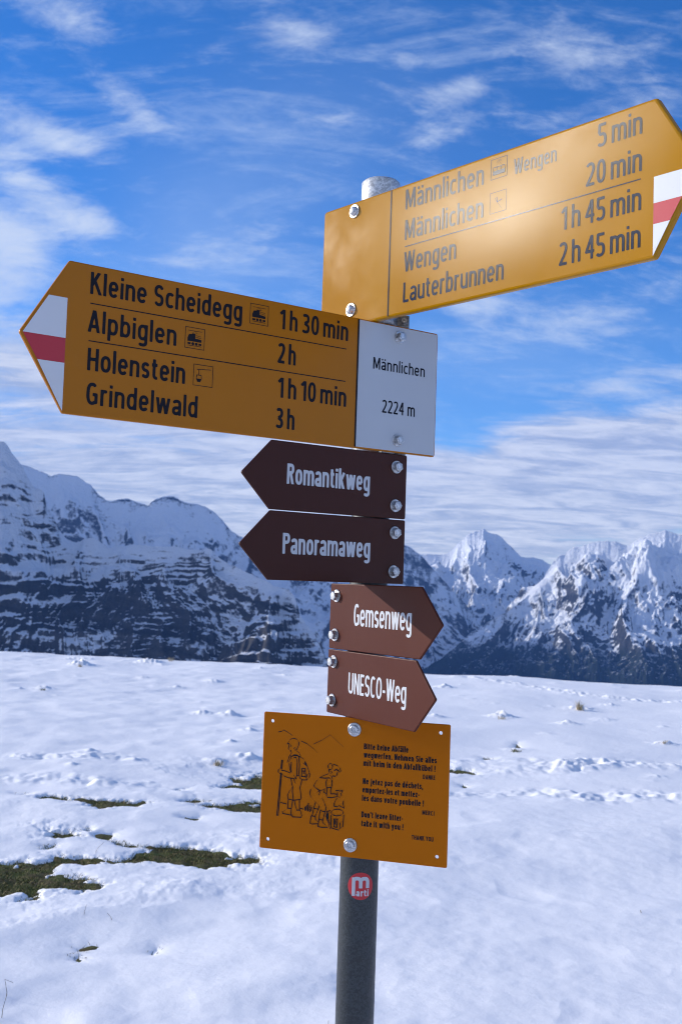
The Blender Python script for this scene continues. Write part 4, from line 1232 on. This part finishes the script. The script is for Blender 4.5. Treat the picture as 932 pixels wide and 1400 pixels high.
# ================================================================ DRY GRASS
def stalk(name, px, py, segs, label, rad=.0012, zoff=.0):
    """thin bent stalk; segs are (side, up) steps in metres from its foot"""
    x, y = ground_pt(px, py, .10)
    g = np.array([[x]]); h = np.array([[y]])
    z = float((turf_z(g, h) + np.maximum(snow_cover(g, h)[0], 0))[0, 0]) - .015
    o0 = empty_stalk = None
    bm = bmesh.new(); P = [Vector((0, 0, 0))]
    for (a, b) in segs: P.append(P[-1] + Vector((a, random.uniform(-.01, .01), b)))
    prev = None
    for i, p in enumerate(P):
        d = (P[min(i + 1, len(P) - 1)] - P[max(i - 1, 0)]).normalized()
        s = d.cross(Vector((0, 1, .1))).normalized(); t = d.cross(s)
        r_ = rad * (1 - .5 * i / len(P))
        ring = [bm.verts.new(p + s * r_ * math.cos(q * 6.283 / 5) + t * r_ * math.sin(q * 6.283 / 5)) for q in range(5)]
        if prev:
            for q in range(5): bm.faces.new((prev[q], prev[(q + 1) % 5], ring[(q + 1) % 5], ring[q]))
        prev = ring
    bm.faces.new(prev)
    o = bm_obj(name, bm, M_stalk, None, True); o.location = (x, y, z)
    return tag(o, label, 'grass stalk', 'dry grass stalks poking through the snow')


M_stalk, _, _ = material('dry_stalk', (.13, .10, .06), .8, spec=.2)
GS = [(10, 1334, [(.004, .03), (-.008, .05), (.03, -.012)], 'dry stalk with a drooping tip at the left edge of the snow'),
      (4, 1360, [(.006, .05), (.012, .05)], 'thin leaning stalk at the left edge, below the drooping one'),
      (47, 1376, [(.012, .025), (.012, -.022)], 'small folded stalk low in the smooth snow by the left edge'),
      (180, 1348, [(.004, .014), (.024, -.002), (.022, -.016)], 'bent dark stalk lying in smooth snow between left edge and pole'),
      (156, 1232, [(-.008, .028), (-.016, .022)], 'curved stalk on the snow bank below the large grass patch'),
      (116, 1228, [(.003, .03), (.006, .03)], 'upright stalk on the snow bank below the large grass patch'),
      (450, 1386, [(-.002, .03), (.0, .03)], 'thin upright stalk just left of the pole foot'),
      (878, 1230, [(-.012, .03), (.004, -.004), (.012, -.024)], 'small forked stalk alone in smooth snow at the right'),
      (130, 1146, [(.02, .04), (.03, .03)], 'arching stalk between the two largest grass patches')]
for (px, py, sg, lb) in GS: stalk('grass_stalk', px, py, sg, lb)

TF = [(792, 965, .16, 60, 'pale straw tuft sticking out of the snow near the right edge of the plateau', m_straw),
      (705, 1020, .05, 46, 'small dark grass tuft in a hollow of the snow right of the signs', m_grass),
      (60, 940, .05, 30, 'dark tuft under a snow lump far left', m_grass),
      (234, 897, .12, 30, 'upright yellowish tuft on the snow edge below the cliffs', m_straw),
      (299, 1033, .07, 50, 'brown tuft in a snow hollow just left of the notice board', m_straw),
      (908, 1011, .05, 24, 'low brown tuft in the snow at the right edge', m_straw),
      (110, 908, .09, 30, 'straw tips on the big snow lump at upper left', m_straw),
      (685, 977, .08, 26, 'faint straw tips on a snow lump right of the lowest arrow sign', m_straw)]
for (px, py, hh, k, lb, mt) in TF:
    x, y = ground_pt(px, py, .10); q = rs.randn(k, 2) * np.array([[.022, .022]])
    g = np.array([x + q[:, 0]]); h = np.array([y + q[:, 1]])
    z = (turf_z(g, h) + np.maximum(snow_cover(g, h)[0], 0))[0] - .01
    V, F = blades(np.stack([q[:, 0], q[:, 1], z - z.mean()], -1), hh * .4, hh, .7, .0035, rs)
    o = mesh_obj('grass_tuft', V, F, mt); o.location = (x, y, float(z.mean()))
    tag(o, lb, 'grass tuft', 'grass tufts showing through the snow')

# ================================================================ AIR
mt = bpy.data.materials.new('haze'); mt.use_nodes = True
t = mt.node_tree; t.nodes.remove(t.nodes['Principled BSDF'])
pv = t.nodes.new('ShaderNodeVolumePrincipled')
pv.inputs['Color'].default_value = (.17, .40, 1.0, 1); pv.inputs['Density'].default_value = HAZE
pv.inputs['Anisotropy'].default_value = 0.0
t.links.new(pv.outputs[0], t.nodes['Material Output'].inputs['Volume'])
Hs = 13500.; z0, z1 = -760., 1900.
hv = [(sx * Hs, sy * Hs, z) for z in (z0, z1) for sx, sy in ((-1, -1), (1, -1), (1, 1), (-1, 1))]
tag(mesh_obj('haze', hv, [(3, 2, 1, 0), (4, 5, 6, 7), (0, 1, 5, 4), (1, 2, 6, 5), (2, 3, 7, 6), (3, 0, 4, 7)], mt), kind='stuff')
